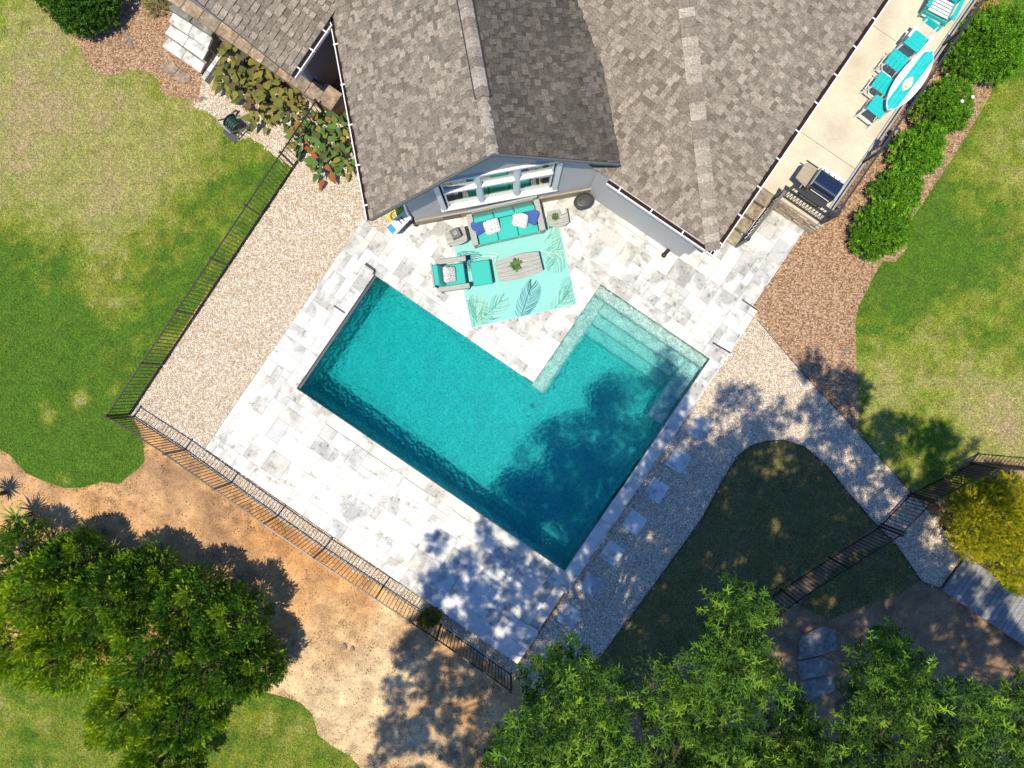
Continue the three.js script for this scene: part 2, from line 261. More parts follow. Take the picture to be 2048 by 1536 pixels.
// gravel
const GRAVEL_L = [[592, 335], [640, 262], [668, 225], [640, 200], [560, 140], [470, 90], [405, 160], [398, 200], [388, 214], [420, 226], [448, 252], [470, 282], [500, 276], [528, 292], [548, 312], [586, 336]];
const GRAVEL_W = [[592, 333], [668, 222], [770, 360], [850, 440], [830, 452], [760, 465], [728, 438], [410, 897], [700, 1097], [1040, 1332], [1030, 1360], [1010, 1348], [882, 1252], [650, 1100], [470, 972], [366, 896], [260, 829]];
const GRAVEL_E = [[1040, 1332], [1078, 1268], [1132, 1186], [1300, 940], [1452, 702], [1506, 618], [1518, 640], [1600, 742], [1712, 862], [1822, 986], [1876, 1046], [1926, 1112], [1878, 1176], [1842, 1162], [1790, 1088], [1752, 1050], [1700, 990], [1650, 929], [1608, 893], [1566, 880], [1530, 882], [1500, 892], [1474, 912], [1440, 968], [1402, 1038], [1355, 1104], [1300, 1180], [1240, 1260], [1160, 1370], [1120, 1420], [1060, 1400]];
const gravelM = mat([1.15, 1.12, 1.07], { map: sized(gravelTex, 1.9), bumpMap: sized(gravelBump, 1.9), bumpScale: 0.03, roughness: 0.9 });
const gravels = [GRAVEL_L, GRAVEL_W, GRAVEL_E].map(marks);
struct('gravel_path', sheet([gravels[2]], 0.03, 0.5), gravelM);
struct('gravel_bed', sheet([gravels[0], gravels[1]], 0.03, 0.5), gravelM);
function scatter(poly, perM2, fn) { let x0 = 1e9, x1 = -1e9, z0 = 1e9, z1 = -1e9; for (const [x, z] of poly) { x0 = Math.min(x0, x); x1 = Math.max(x1, x); z0 = Math.min(z0, z); z1 = Math.max(z1, z); } const n = (x1 - x0) * (z1 - z0) * perM2; for (let i = 0; i < n; i++) { const x = rr(x0, x1), z = rr(z0, z1); if (inside(poly, x, z)) fn(x, z); } }
{
  const g = new THREE.IcosahedronGeometry(1, 1), p = g.attributes.position; for (let i = 0; i < p.count; i++) { const k = 0.8 + 0.4 * hash(Math.round(p.getX(i) * 50), Math.round(p.getY(i) * 50 + p.getZ(i) * 900), 3); p.setXYZ(i, p.getX(i) * k, p.getY(i) * k * 0.65, p.getZ(i) * k * 0.8); } g.computeVertexNormals();
  globalThis.pebbleGeo = g; const list = [], lin = (c) => new THREE.Color().setRGB(...c, THREE.SRGBColorSpace);
  for (const poly of gravels) scatter(poly, 330, (x, z) => { const s = rr(0.008, 0.028); x += rr(-0.07, 0.07); z += rr(-0.07, 0.07); list.push({ m: new THREE.Matrix4().compose(new V3(x, hgt(x, z) + 0.032, z), _q.setFromEuler(_e.set(rr(-0.5, 0.5), rr(0, 6.3), rr(-0.5, 0.5))), new V3(s, s, s)), c: lin(pick(PEBBLE, rnd())).multiplyScalar(rr(0.75, 1.05)) }); });
  stuff('gravel', g, mat([1, 1, 1], { roughness: 0.9 }), list, 'loose cream and tan pebbles spread over the gravel beds', 'gravel');
}
// mulch beds
const MULCH_R = [[1611, 455], [1660, 432], [1700, 372], [1790, 240], [1900, 70], [1960, -60], [2000, -60], [1990, 60], [1990, 120], [1980, 192], [1966, 214], [1938, 262], [1896, 330], [1860, 384], [1822, 440], [1812, 500], [1790, 524], [1766, 522], [1748, 550], [1738, 572], [1716, 614], [1710, 645], [1711, 690], [1712, 742], [1718, 800], [1716, 866], [1600, 744], [1515, 640], [1505, 613]];
const MULCH_L = [[72, -60], [400, -60], [395, 20], [455, 80], [404, 160], [400, 200], [385, 214], [378, 198], [352, 196], [326, 192], [316, 160], [296, 144], [262, 140], [230, 152], [205, 150], [180, 134], [160, 96], [148, 76], [126, 60], [78, 10]];
const MULCH_P = [[560, 60], [668, 20], [720, 260], [660, 224], [610, 190], [575, 140]];
const mulchM = mat([1.2, 1.12, 1.0], { map: sized(mulchTex, 1.7), bumpMap: sized(grainBump, 0.6), bumpScale: 0.03, roughness: 0.95 });
const mulches = [MULCH_R, MULCH_L, MULCH_P].map(marks);
struct('mulch_bed', sheet(mulches, 0.02, 0.5), mulchM);
{
  const list = [], tones = [C(0.4, 0.28, 0.185), C(0.33, 0.22, 0.145), C(0.48, 0.36, 0.26), C(0.26, 0.175, 0.115), C(0.54, 0.43, 0.32)];
  for (const poly of mulches) scatter(poly, 420, (x, z) => list.push({ m: new THREE.Matrix4().compose(new V3(x, hgt(x, z) + 0.026, z), _q.setFromEuler(_e.set(rr(-0.35, 0.35), rr(0, 6.3), rr(-0.35, 0.35))), new V3(rr(0.015, 0.05), rr(0.004, 0.01), rr(0.006, 0.014))), c: pick(tones, rnd()).clone().multiplyScalar(rr(1.0, 1.5)) }));
  stuff('mulch', unit, mat([1, 1, 1], { roughness: 0.95 }), list, 'brown bark mulch chips on the planting beds', 'mulch');
}
{ // litter and sparse weeds on the bare soil
  const dirtPoly = marks([[-60, 900], [60, 955], [240, 975], [292, 925], [262, 832], [400, 930], [650, 1100], [880, 1255], [1010, 1350], [1000, 1600], [740, 1600], [640, 1475], [560, 1385], [600, 1200], [300, 1060], [-60, 1000]]);
  const list = [], weeds = [];
  scatter(dirtPoly, 55, (x, z) => list.push({ m: new THREE.Matrix4().compose(new V3(x, hgt(x, z) + 0.01, z), _q.setFromEuler(_e.set(rr(-0.3, 0.3), rr(0, 6.3), rr(-0.3, 0.3))), new V3(rr(0.015, 0.06), rr(0.004, 0.012), rr(0.006, 0.016))), c: pick([C(0.3, 0.2, 0.12), C(0.45, 0.33, 0.2), C(0.16, 0.11, 0.07), C(0.25, 0.25, 0.1)], rnd()).clone() }));
  stuff('soil_litter', unit, mat([1, 1, 1], { roughness: 0.95 }), list, 'twigs and dry leaf bits strewn over the bare orange soil', 'litter');
  scatter(dirtPoly, 26, (x, z) => { const n = fbm(x * 1.3 + 5, z * 1.3, 0, 3, 91); if (n < 0.5 || rnd() > (n - 0.42) * 3) return; const s = rr(0.35, 0.9); weeds.push({ m: new THREE.Matrix4().compose(new V3(x, hgt(x, z) + 0.003, z), _q.setFromEuler(_e.set(0, rr(0, 6.3), 0)), new V3(s, s, s)), c: C(rr(0.08, 0.2), rr(0.09, 0.16), 0.035) }); });
  stuff('weeds', tuftGeo, grassM, weeds, 'sparse wiry weeds on the bare soil below the fence', 'weeds');
}

// ---------------------------------------------------------------- pool and deck, in the plot frame with its origin at the pool's west corner
const PB = P(591, 777), [PU, PW] = toUW(PB[0], PB[1]);
const duv = (u, w) => fromUW(PU + u, PW + w);                 // deck (u, w) -> world (x, z)
const toDeck = (x, z) => { const q = toUW(x, z); return [q[0] - PU, q[1] - PW]; };
const LEN = 9.1, WID = 3.88, ARM = 5.37, DEEP = 7.22, WATER = -0.12;
const stoneTex = tex(1024, (x, y) => {
  const w = fbm(x * 6, y * 6, 6, 4, 101), c = fbm(x * 5 + w * 1.5, y * 5 + w, 5, 5, 107), f = fbm(x * 40, y * 40, 40, 3, 113), v = Math.abs(fbm(x * 8 + w * 2, y * 8 - w * 2, 8, 5, 119, 0.6) - 0.5), p = fbm(x * 24, y * 24, 24, 4, 127, 0.65);
  let k = 0.98 - 0.17 * smoothstep(c, 0.42, 0.68) - 0.08 * (f - 0.5); k -= 0.24 * smoothstep(0.012 - v, 0, 0.012) * smoothstep(c, 0.42, 0.6); k -= 0.2 * smoothstep(p, 0.58, 0.74) * smoothstep(c, 0.44, 0.6);
  return [k, k * 0.995, k * 0.985];
});
const stoneBump = tex(512, (x, y) => fbm(x * 30, y * 30, 30, 5, 131, 0.6), false);
const paverM = mat([1, 1, 1], { map: sized(stoneTex, 2.6), bumpMap: sized(stoneBump, 1.2), bumpScale: 0.003, roughness: 0.6, vertexColors: true });
const OUTER = [[727, 438], [760, 463], [825, 452], [836, 447], [1185, 380], [1365, 503], [1436, 400], [1541, 417], [1611, 458], [1505, 613], [1515, 622], [1461, 705], [1133, 1187], [1035, 1328], [410, 897]].map(([e, s]) => P(e, s));
const DECK = [[727, 438], [760, 463], [825, 452], [836, 447], [1185, 380], [1365, 503], [1436, 400], [1541, 417], [1611, 458], [1505, 613], [1515, 622], [1461, 705], [1133, 1187], [1092, 1161], [1038, 1242], [1076, 1268], [1035, 1328], [410, 897]].map(([e, s]) => P(e, s));
const poolRects = [[0, 0, LEN, WID], [ARM, WID - 0.01, LEN, DEEP]];
{
  const deckShape = new THREE.Shape(DECK.map(([x, z]) => new THREE.Vector2(x, -z)));
  const L = [[0, 0], [LEN, 0], [LEN, DEEP], [ARM, DEEP], [ARM, WID], [0, WID]].map(([u, w]) => duv(u, w));
  deckShape.holes.push(new THREE.Path(L.map(([x, z]) => new THREE.Vector2(x, -z))));
  const slab = new THREE.ExtrudeGeometry(deckShape, { depth: 0.72, bevelEnabled: false }).rotateX(-PI / 2).translate(0, -0.755, 0);
  const deck = struct('pool_deck', slab, mat([0.74, 0.73, 0.71], { roughness: 0.9, bumpMap: sized(grainBump, 0.5), bumpScale: 0.004 }));
  const deckUV = OUTER.map(([x, z]) => toDeck(x, z));
  const CO = 0.315, cops = [[-CO, -CO, LEN + CO, WID + CO], [ARM - CO, WID, LEN + CO, DEEP + CO], [8.79, -1.85, 10, -0.47]];
  const minus = (r, c) => { const [a, b, d, e] = r, [p, q, s, t] = c; if (p >= d || s <= a || q >= e || t <= b) return [r]; const o = []; if (a < p) o.push([a, b, p, e]); if (s < d) o.push([s, b, d, e]); const x0 = Math.max(a, p), x1 = Math.min(d, s); if (b < q) o.push([x0, b, x1, q]); if (t < e) o.push([x0, t, x1, e]); return o; };
  const tiles = [], M = 0.2035;
  const lay = (r, edge) => {
    let rs = [r]; for (const c of cops) rs = rs.flatMap((x) => minus(x, c));
    for (const [a, b, c, d] of rs) { if (c - a < 0.03 || d - b < 0.03) continue; const J = 0.0016, p = tidy(clipBox(deckUV, a + J, b + J, c - J, d - J)); if (p.length >= 3 && Math.abs(areaOf(p)) > 0.004) tiles.push({ p, a: Math.abs(areaOf(p)), edge }); }
  };
  const w0 = -2.83; for (let u = -1.3; u < 9.6;) { const l = pick([0.61, 0.61, 0.81, 0.41], rnd()); lay([u, w0 - 0.03, u + l, w0 + 0.46], true); u += l; }
  const NU = 70, NW = 72, used = new Uint8Array(NU * NW), U0 = -2.2, W0 = w0 + 0.46;
  for (let j = 0; j < NW; j++) for (let i = 0; i < NU; i++) {
    if (used[j * NU + i]) continue;
    const sizes = pick([[[3, 2], [2, 3], [2, 2]], [[2, 3], [3, 2], [2, 2]], [[2, 2]], [[3, 3], [2, 3], [2, 2]], [[4, 2], [3, 2], [2, 2]], [[2, 1], [2, 2]]], rnd()).concat([[2, 2], [1, 2], [2, 1], [1, 1]]);
    for (const [a, b] of sizes) {
      let ok = i + a <= NU && j + b <= NW; for (let y = 0; ok && y < b; y++) for (let x = 0; ok && x < a; x++) if (used[(j + y) * NU + i + x]) ok = false;
      if (!ok) continue; for (let y = 0; y < b; y++) for (let x = 0; x < a; x++) used[(j + y) * NU + i + x] = 1;
      lay([U0 + i * M, W0 + j * M, U0 + (i + a) * M, W0 + (j + b) * M]); break;
    }
  }
  tiles.sort((a, b) => b.a - a.a); const rest = [];
  tiles.forEach((t, i) => {
    const p = t.p.map(([u, w]) => duv(u, w)), [cu, cw] = t.p[0];
    let k = 0.66 + 0.05 * (rnd() - 0.5); const r = rnd(); if (r < 0.09) k *= 0.82; else if (r < 0.3) k *= 0.92; const warm = rr(-0.012, 0.022), tone = C(k + warm, k + warm * 0.4, k - warm);
    const g = prism(p, -0.04, rr(-0.0015, 0.0015), 0.003, tone);
    if (i < 300) { const o = part(deck, 'paver', g, paverM); } else rest.push(g);
  });
  if (rest.length) { const o = part(deck, 'small_pavers', mergeGeometries(rest), paverM); o.userData.kind = 'stuff'; }
  console.log('pavers', tiles.length);
  // coping stones round the water, rounded on the water side
  const run = (u0, w0, u1, w1, nu, nw, warm) => {              // along an edge; (nu, nw) points away from the water
    const L = Math.hypot(u1 - u0, w1 - w0), n = Math.round(L / 0.61), du = (u1 - u0) / L, dw = (w1 - w0) / L;
    const prof = new THREE.Shape(); prof.moveTo(-0.025, -0.05); prof.lineTo(-0.025, -0.03); prof.quadraticCurveTo(-0.025, 0, 0.006, 0); prof.lineTo(CO - 0.006, 0); prof.lineTo(CO - 0.002, -0.004); prof.lineTo(CO - 0.002, -0.05);
    for (let i = 0; i < n; i++) {
      const l = L / n - 0.005, g = new THREE.ExtrudeGeometry(prof, { depth: l, bevelEnabled: false, curveSegments: 5 });
      const uu = u0 + du * (L * i / n + 0.0025), ww = w0 + dw * (L * i / n + 0.0025), [x, z] = duv(uu, ww), [ax, az] = fromUW(nu, nw), [bx, bz] = fromUW(du, dw);
      const X = new V3(ax, 0, az), Z = new V3(bx, 0, bz), Y = new V3(0, 1, 0); g.applyMatrix4(new THREE.Matrix4().makeBasis(X, Y, Z));
      if (new V3().crossVectors(X, Y).dot(Z) < 0) { const ix = g.index, p = g.attributes; for (const k of ['position', 'normal', 'uv']) { const a = p[k], s = a.itemSize; for (let t = 0; t < a.count; t += 3) for (let c = 0; c < s; c++) { const q = a.array[(t + 1) * s + c]; a.array[(t + 1) * s + c] = a.array[(t + 2) * s + c]; a.array[(t + 2) * s + c] = q; } } g.computeVertexNormals(); }
      g.translate(x, rr(-0.001, 0.002), z); const uv = g.attributes.uv, pp = g.attributes.position, ox = rr(0, 9); for (let t = 0; t < uv.count; t++) uv.setXY(t, pp.getX(t) + ox, -pp.getZ(t) + ox);
      const k = rr(0.62, 0.68), cc = new Float32Array(pp.count * 3); for (let t = 0; t < pp.count; t++) cc.set([k, k * (warm ? 0.965 : 0.99), k * (warm ? 0.9 : 0.97)], t * 3); g.setAttribute('color', new THREE.BufferAttribute(cc, 3));
      part(deck, 'coping_stone', g, paverM);
    }
  };
  run(-CO, 0, LEN + CO, 0, 0, -1, true); run(0, 0, 0, WID, -1, 0); run(LEN, 0, LEN, DEEP, 1, 0); run(-CO, WID, ARM - CO, WID, 0, 1); run(ARM, WID, ARM, DEEP, -1, 0); run(ARM - CO, DEEP, LEN + CO, DEEP, 0, 1);
  // steps from the deck corner down to the gravel
  for (let k = 0; k < 2; k++) { const a = 0.34 * k, q = [[1092, 1161], [1038, 1242]].map(([e, s]) => P(e, s)), g = toDeck(...q[0]), h = toDeck(...q[1]); const poly = [[g[0] + a, g[1] - 0.01], [g[0] + a + 0.335, g[1] - 0.01], [h[0] + a + 0.335, h[1] + 0.01], [h[0] + a, h[1] + 0.01]].map(([u, w]) => duv(u, w)); part(deck, 'step', prism(poly, -0.9, -0.16 - 0.16 * k, 0.012, C(0.66, 0.66, 0.63)), paverM); }
}
// the pool itself
const plasterTex = tex(1024, (x, y) => { const [a, , id] = voronoi(x * 64, y * 64, 64, 141), n = fbm(x * 12, y * 12, 12, 3, 147); const c = pick([[0.82, 0.86, 0.83], [0.94, 0.95, 0.92], [0.7, 0.78, 0.76], [0.88, 0.92, 0.88], [0.58, 0.66, 0.66]], id); return scale3(c, 0.9 + 0.14 * n - 0.1 * smoothstep(a, 0.4, 0.7)); });
const plasterM = mat([0.9, 0.92, 0.92], { map: sized(plasterTex, 1.5), roughness: 0.8 });
const poolFloor = (u) => lerp(-2.0, -1.45, clamp(u / LEN, 0, 1));
{
  const pool = thing('swimming_pool', 'L-shaped swimming pool with pebble plaster, ledges and corner steps', 'pool');
  const quad = (a, b, c, d, n = 1) => { const g = new THREE.BufferGeometry(); g.setAttribute('position', new THREE.Float32BufferAttribute([...a, ...b, ...c, ...a, ...c, ...d], 3)); const uv = []; for (const p of [a, b, c, a, c, d]) uv.push((p[0] + p[2]) * 0.8, p[1] + p[0] * 0.3); g.setAttribute('uv', new THREE.Float32BufferAttribute(uv, 2)); g.computeVertexNormals(); return g; };
  const outline = [[0, 0], [LEN, 0], [LEN, DEEP], [ARM, DEEP], [ARM, WID], [0, WID]];
  const walls = outline.map((a, i) => { const b = outline[(i + 1) % 6], A = duv(...a), B = duv(...b); return quad([A[0], -2.3, A[1]], [A[0], -0.034, A[1]], [B[0], -0.034, B[1]], [B[0], -2.3, B[1]]); });
  part(pool, 'wall', join(walls), plasterM);
  const fl = outline.map(([u, w]) => duv(u, w));
  part(pool, 'floor', sheet([fl], 0, 0.5, null, (x, z) => poolFloor(toDeck(x, z)[0])), plasterM);
  const blk = (name, u0, w0, u1, w1, y, b = 0.03) => part(pool, name, prism([[u0, w0], [u1, w0], [u1, w1], [u0, w1]].map(([u, w]) => duv(u, w)), -2.2, y, b), plasterM);
  const e = 0.004;
  blk('tanning_ledge', ARM + e, WID - 0.1, ARM + 0.43, DEEP - 0.315, -0.4, 0.04);
  blk('bench', LEN - 0.5, WID + 1.1, LEN - e, DEEP - 0.315, -0.42, 0.04);
  blk('step', ARM + e, DEEP - 0.31, LEN - e, DEEP - e, -0.26); blk('step', ARM + 0.434, DEEP - 0.65, LEN - 0.504, DEEP - 0.314, -0.46); blk('step', ARM + 0.434, DEEP - 0.97, LEN - 0.504, DEEP - 0.654, -0.68); blk('step', ARM + 0.434, DEEP - 1.3, LEN - 0.504, DEEP - 0.974, -0.9);
  const navy = mat([0.02, 0.035, 0.06], { roughness: 0.5 }), slot = [duv(0.012, 0.02), duv(0.012, WID - 0.02)];
  beam(pool, 'cover_slot', new V3(slot[0][0], -0.2, slot[0][1]), new V3(slot[1][0], -0.2, slot[1][1]), 0.02, 0.3, navy); { const s0 = duv(0.06, 0.01), s1 = duv(0.06, WID - 0.01); beam(pool, 'cover_trough', new V3(s0[0], -0.13, s0[1]), new V3(s1[0], -0.13, s1[1]), 0.07, 0.06, navy); }
  const fit = (name, e0, s0, r, m, y = 0) => { const p = P(e0, s0, -1.75), u = toDeck(...p)[0]; part(pool, name, cyl(r, r, 0.03, 20), m, [p[0], poolFloor(u) + 0.015 + y, p[1]]); };
  const blk2 = mat([0.02, 0.05, 0.06], { roughness: 0.4 }), white = mat([0.85, 0.86, 0.84], { roughness: 0.4 });
  fit('main_drain', 1064, 811, 0.075, blk2); fit('main_drain', 770, 832, 0.04, blk2); fit('main_drain', 680, 783, 0.045, blk2);
  { const p = P(1057, 826, -1.7), y = poolFloor(toDeck(...p)[0]); part(pool, 'return_fitting', new THREE.TorusGeometry(0.035, 0.02, 8, 20), white, [p[0], y + 0.02, p[1]], [PI / 2, 0, 0]); }
  for (const [a, b] of [[740, 894], [775, 918], [689, 858]]) { const q = P(a, b, -0.4); const [u] = toDeck(...q); const [x, z] = duv(u, 0.012); part(pool, 'return_jet', cyl(0.02, 0.02, 0.03, 12), white, [x, -0.5, z], [PI / 2, UANG, 0]); }
}
// dark slots of the pool cover's lids and the slot drains, let into the deck
{
  const dark = mat([0.03, 0.035, 0.045], { roughness: 0.6 }), grey = mat([0.4, 0.4, 0.4], { roughness: 0.6 });
  const line = (list, w, m, label, lift = 0.001) => { const o = thing(m === dark ? 'deck_slot' : 'slot_drain', label, m === dark ? 'slot' : 'drain'); for (let i = 0; i + 1 < list.length; i++) { const a = P(...list[i]), b = P(...list[i + 1]); beam(o, m === dark ? 'slot' : 'grate', new V3(a[0], -0.014 + lift, a[1]), new V3(b[0], -0.014 + lift, b[1]), w, 0.04, m); } };
  line([[731, 527], [751, 541], [747, 549]], 0.075, dark, 'dark angled slot in the pavers at the pool\'s house-side corner', 0.002); line([[668, 611], [690, 626]], 0.045, dark, 'short dark slot beside the middle of the pool\'s short end', 0.002);
  line([[1425, 685], [1461, 706]], 0.045, dark, 'dark slot across the deck edge by the pool\'s step corner', 0.002); line([[1484, 599], [1514, 620]], 0.035, dark, 'thin dark slot where the deck narrows beside the bark mulch', 0.002);
  line([[842, 474], [896, 463]], 0.035, grey, 'grey slot drain left of the small square side table', 0.0015); line([[1186, 410], [1325, 506]], 0.03, grey, 'long grey slot drain along the side wall of the house', 0.0015);
}
// water: one body; what light loses on its way through it gives the colour
{
  const waves = []; const wr = rng(77);
  for (let i = 0; i < 90; i++) { const k = 6 + Math.floor(34 * Math.pow(wr(), 1.3)), a = wr() * 2 * PI; waves.push([Math.round(k * Math.cos(a)), Math.round(k * Math.sin(a)), wr() * 6.28, 0.42 / Math.pow(k, 0.45)]); }
  const rip = tex(1024, (x, y) => { const w = fbm(x * 5, y * 5, 5, 3, 161) * 0.9; let v = 0; for (const [a, b, c, k] of waves) v += k * Math.sin(2 * PI * (a * x + b * y) + c + w * 3); return 0.5 + v * 0.11; }, false);
  const o = 0.012, L = [[-o, -o], [LEN + o, -o], [LEN + o, DEEP + o], [ARM - o, DEEP + o], [ARM - o, WID + o], [-o, WID + o]].map(([u, w]) => duv(u, w));
  const g = new THREE.ExtrudeGeometry(new THREE.Shape(L.map(([x, z]) => new THREE.Vector2(x, -z))), { depth: 2.1, bevelEnabled: false }).rotateX(-PI / 2).translate(0, WATER - 2.1, 0);
  { const p = g.attributes.position, uv = g.attributes.uv; for (let i = 0; i < p.count; i++) uv.setXY(i, p.getX(i), -p.getZ(i)); }
  const waterM = new THREE.MeshPhysicalMaterial({ color: C(1, 1, 1), roughness: 0.06, ior: 1.33, transmission: 1, thickness: 1.5, attenuationColor: C(0.15, 0.8, 0.86), attenuationDistance: 1.85, transparent: true, opacity: 0.42, bumpMap: sized(rip, 3.4), bumpScale: 0.3 });
  struct('pool_water', g, waterM);
}

// ---------------------------------------------------------------- house
const WA = 10.4 * PI / 180, WO = P(835, 446.5);                       // gable wing: local x along its front wall, z outwards, origin at the wall's west corner
const MW = new THREE.Matrix4().makeRotationY(WA).setPosition(WO[0], 0, WO[1]);
const wing = (x, y, z) => new V3(x, y, z).applyMatrix4(MW);
const plot = (u, y, w) => { const q = fromUW(u, w); return new V3(q[0], y, q[1]); };
const granTex = tex(512, (x, y) => { const k = 0.8 + 0.34 * (vn(x * 200, y * 200, 200, 171) - 0.5) + 0.34 * (fbm(x * 30, y * 30, 30, 3, 173) - 0.5); return [k, k * 0.985, k * 0.965]; });
const shingleM = mat([1, 1, 1], { map: sized(granTex, 0.8), roughness: 0.95, vertexColors: true, bumpMap: sized(grainBump, 0.4), bumpScale: 0.002 });
const TONES = [[0.5, 0.435, 0.365], [0.43, 0.37, 0.31], [0.36, 0.31, 0.258], [0.46, 0.4, 0.335], [0.55, 0.483, 0.41], [0.48, 0.42, 0.352]];
const whiteM = mat([0.78, 0.79, 0.8], { roughness: 0.4 }), sidingM = mat([0.47, 0.475, 0.475], { roughness: 0.7, bumpMap: sized(grainBump, 0.7, 0.1), bumpScale: 0.002 });
const foundM = mat([0.56, 0.5, 0.4], { roughness: 0.9, map: sized(dirtTex, 2.2), bumpMap: sized(grainBump, 0.4), bumpScale: 0.006 });
const darkM = mat([0.025, 0.027, 0.03], { roughness: 0.5 }), blackM = mat([0.018, 0.018, 0.02], { roughness: 0.42 }), debrisM = mat([0.13, 0.07, 0.045], { roughness: 1, map: sized(mulchTex, 0.9), bumpMap: sized(grainBump, 0.25), bumpScale: 0.02 });
const roomM = mat([0.3, 0.28, 0.26], { roughness: 0.9 });
const house = thing('house', 'grey shingled house with blue-grey siding, gable window and white gutters', 'house');
const roof = part(house, 'roof', new THREE.BufferGeometry().setAttribute('position', new THREE.Float32BufferAttribute([0, 0, 0, 0, 0, 0, 0, 0, 0], 3)), shingleM);
function planar(pts, thick) {                                      // thick slab below a planar polygon of 3-D points
  const n = new V3().crossVectors(pts[1].clone().sub(pts[0]), pts[2].clone().sub(pts[0])).normalize(); if (n.y < 0) n.negate();
  const a = pts[1].clone().sub(pts[0]).normalize(), b = new V3().crossVectors(n, a), q = pts.map((p) => { const d = p.clone().sub(pts[0]); return [d.dot(a), d.dot(b)]; });
  const g = prism(q, -thick, 0, 0.001, null, false); return g.applyMatrix4(new THREE.Matrix4().makeBasis(a, n, b.clone().negate()).multiply(new THREE.Matrix4().makeScale(1, 1, -1)).setPosition(pts[0].x, pts[0].y, pts[0].z));
}
const deckM = mat([0.1, 0.09, 0.085], { roughness: 0.95, side: THREE.DoubleSide });
const shingles = [];
function slope(pts, expo = 0.152, stain = 0) {                    // stain: uneven streaky lowering of a whole slope's shingle tones
  const seen = (p) => { const e = p.x * FOCAL / (EYE - p.y), z = p.z * FOCAL / (EYE - p.y); return Math.abs(e) < 1220 && z > -960; };                   // pts[0] -> pts[1] is the eave
  const n = new V3().crossVectors(pts[1].clone().sub(pts[0]), pts[2].clone().sub(pts[0])).normalize(); if (n.y < 0) n.negate();
  const a = pts[1].clone().sub(pts[0]).normalize(); let b = new V3().crossVectors(n, a); if (b.y < 0) b.negate();
  let q = pts.map((p) => { const d = p.clone().sub(pts[0]); return [d.dot(a), d.dot(b)]; }); if (areaOf(q) < 0) q = q.reverse();
  const smin = Math.min(...q.map((p) => p[0])), smax = Math.max(...q.map((p) => p[0])), tmax = Math.max(...q.map((p) => p[1]));
  const base = [pts[0].clone()], world = (s, t, h) => new V3().copy(pts[0]).addScaledVector(a, s).addScaledVector(b, t).addScaledVector(n, h);
  const slabPts = q.map(([s, t]) => world(s, t, 0)); const gp = [], top = q.map(([s, t]) => world(s, t, -0.004)), bot = q.map(([s, t]) => world(s, t, -0.13));
  const tri = (x, y, z) => gp.push(...x.toArray(), ...y.toArray(), ...z.toArray());
  for (let i = 1; i + 1 < q.length; i++) { tri(top[0], top[i], top[i + 1]); tri(bot[0], bot[i + 1], bot[i]); } for (let i = 0; i < q.length; i++) { const j = (i + 1) % q.length; tri(top[i], bot[i], bot[j]); tri(top[i], bot[j], top[j]); }
  const dg = new THREE.BufferGeometry(); dg.setAttribute('position', new THREE.Float32BufferAttribute(gp, 3)); dg.computeVertexNormals(); part(roof, 'decking', dg, deckM);
  for (let row = 0; row * expo < tmax; row++) {
    const t0 = row * expo - 0.02, t1 = t0 + expo + 0.025; let s = smin - rr(0, 0.3), up = rnd() < 0.5;
    while (s < smax) {
      const w = up ? rr(0.095, 0.165) : rr(0.08, 0.23), c = tidy(clipConvex([[s, t0 + (up ? 0 : 0.012)], [s + w, t0 + (up ? 0 : 0.012)], [s + w, t1], [s, t1]], q)); s += w;
      if (c.length >= 3 && Math.abs(areaOf(c)) > 0.0015 && seen(world(c[0][0], c[0][1], 0))) {
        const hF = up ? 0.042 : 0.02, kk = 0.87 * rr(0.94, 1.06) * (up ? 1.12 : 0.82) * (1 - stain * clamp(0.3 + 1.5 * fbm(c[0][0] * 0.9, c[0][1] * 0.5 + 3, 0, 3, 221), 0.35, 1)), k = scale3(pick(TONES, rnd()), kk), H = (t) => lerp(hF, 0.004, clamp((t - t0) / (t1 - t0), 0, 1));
        const P3 = c.map(([x, y]) => world(x, y, H(y))), B3 = c.map(([x, y]) => world(x, y, -0.002)), pos = [], uv = [], T = (i, A, j, Bq, l, D) => { for (const [ii, arr] of [[i, A], [j, Bq], [l, D]]) { pos.push(...arr[ii].toArray()); uv.push(c[ii][0], c[ii][1] + (arr === B3 ? 0.02 : 0)); } };
        for (let i = 1; i + 1 < c.length; i++) T(0, P3, i, P3, i + 1, P3); for (let i = 0; i < c.length; i++) { const j = (i + 1) % c.length; T(i, P3, i, B3, j, B3); T(i, P3, j, B3, j, P3); }
        const g = new THREE.BufferGeometry(); g.setAttribute('position', new THREE.Float32BufferAttribute(pos, 3)); g.setAttribute('uv', new THREE.Float32BufferAttribute(uv, 2)); const cc = new Float32Array(pos.length); for (let i = 0; i < cc.length; i += 3) cc.set(k, i); g.setAttribute('color', new THREE.BufferAttribute(cc, 3)); g.computeVertexNormals();
        const ctr = P3[0], e = ctr.x * FOCAL / (EYE - ctr.y), z = ctr.z * FOCAL / (EYE - ctr.y);
        shingles.push({ g, view: Math.abs(e) < 1010 && z > -755 && z < 750 ? Math.abs(areaOf(c)) / (EYE - ctr.y) : 0 });
      }
      up = rnd() < 0.75 ? !up : up;
    }
  }
}
const RF = 0.3, RB = -8.2, APEX = [2.23, 5.75], EVL = [-0.88, 2.5], EVR = [5.16, 3.38];
slope([wing(EVL[0], EVL[1], RF), wing(EVL[0], EVL[1], RB), wing(APEX[0], APEX[1], RB), wing(APEX[0], APEX[1], RF)]);
slope([wing(EVR[0], EVR[1], RB), wing(EVR[0], EVR[1], RF), wing(APEX[0], APEX[1], RF), wing(APEX[0], APEX[1], RB)], 0.152, 0.58);
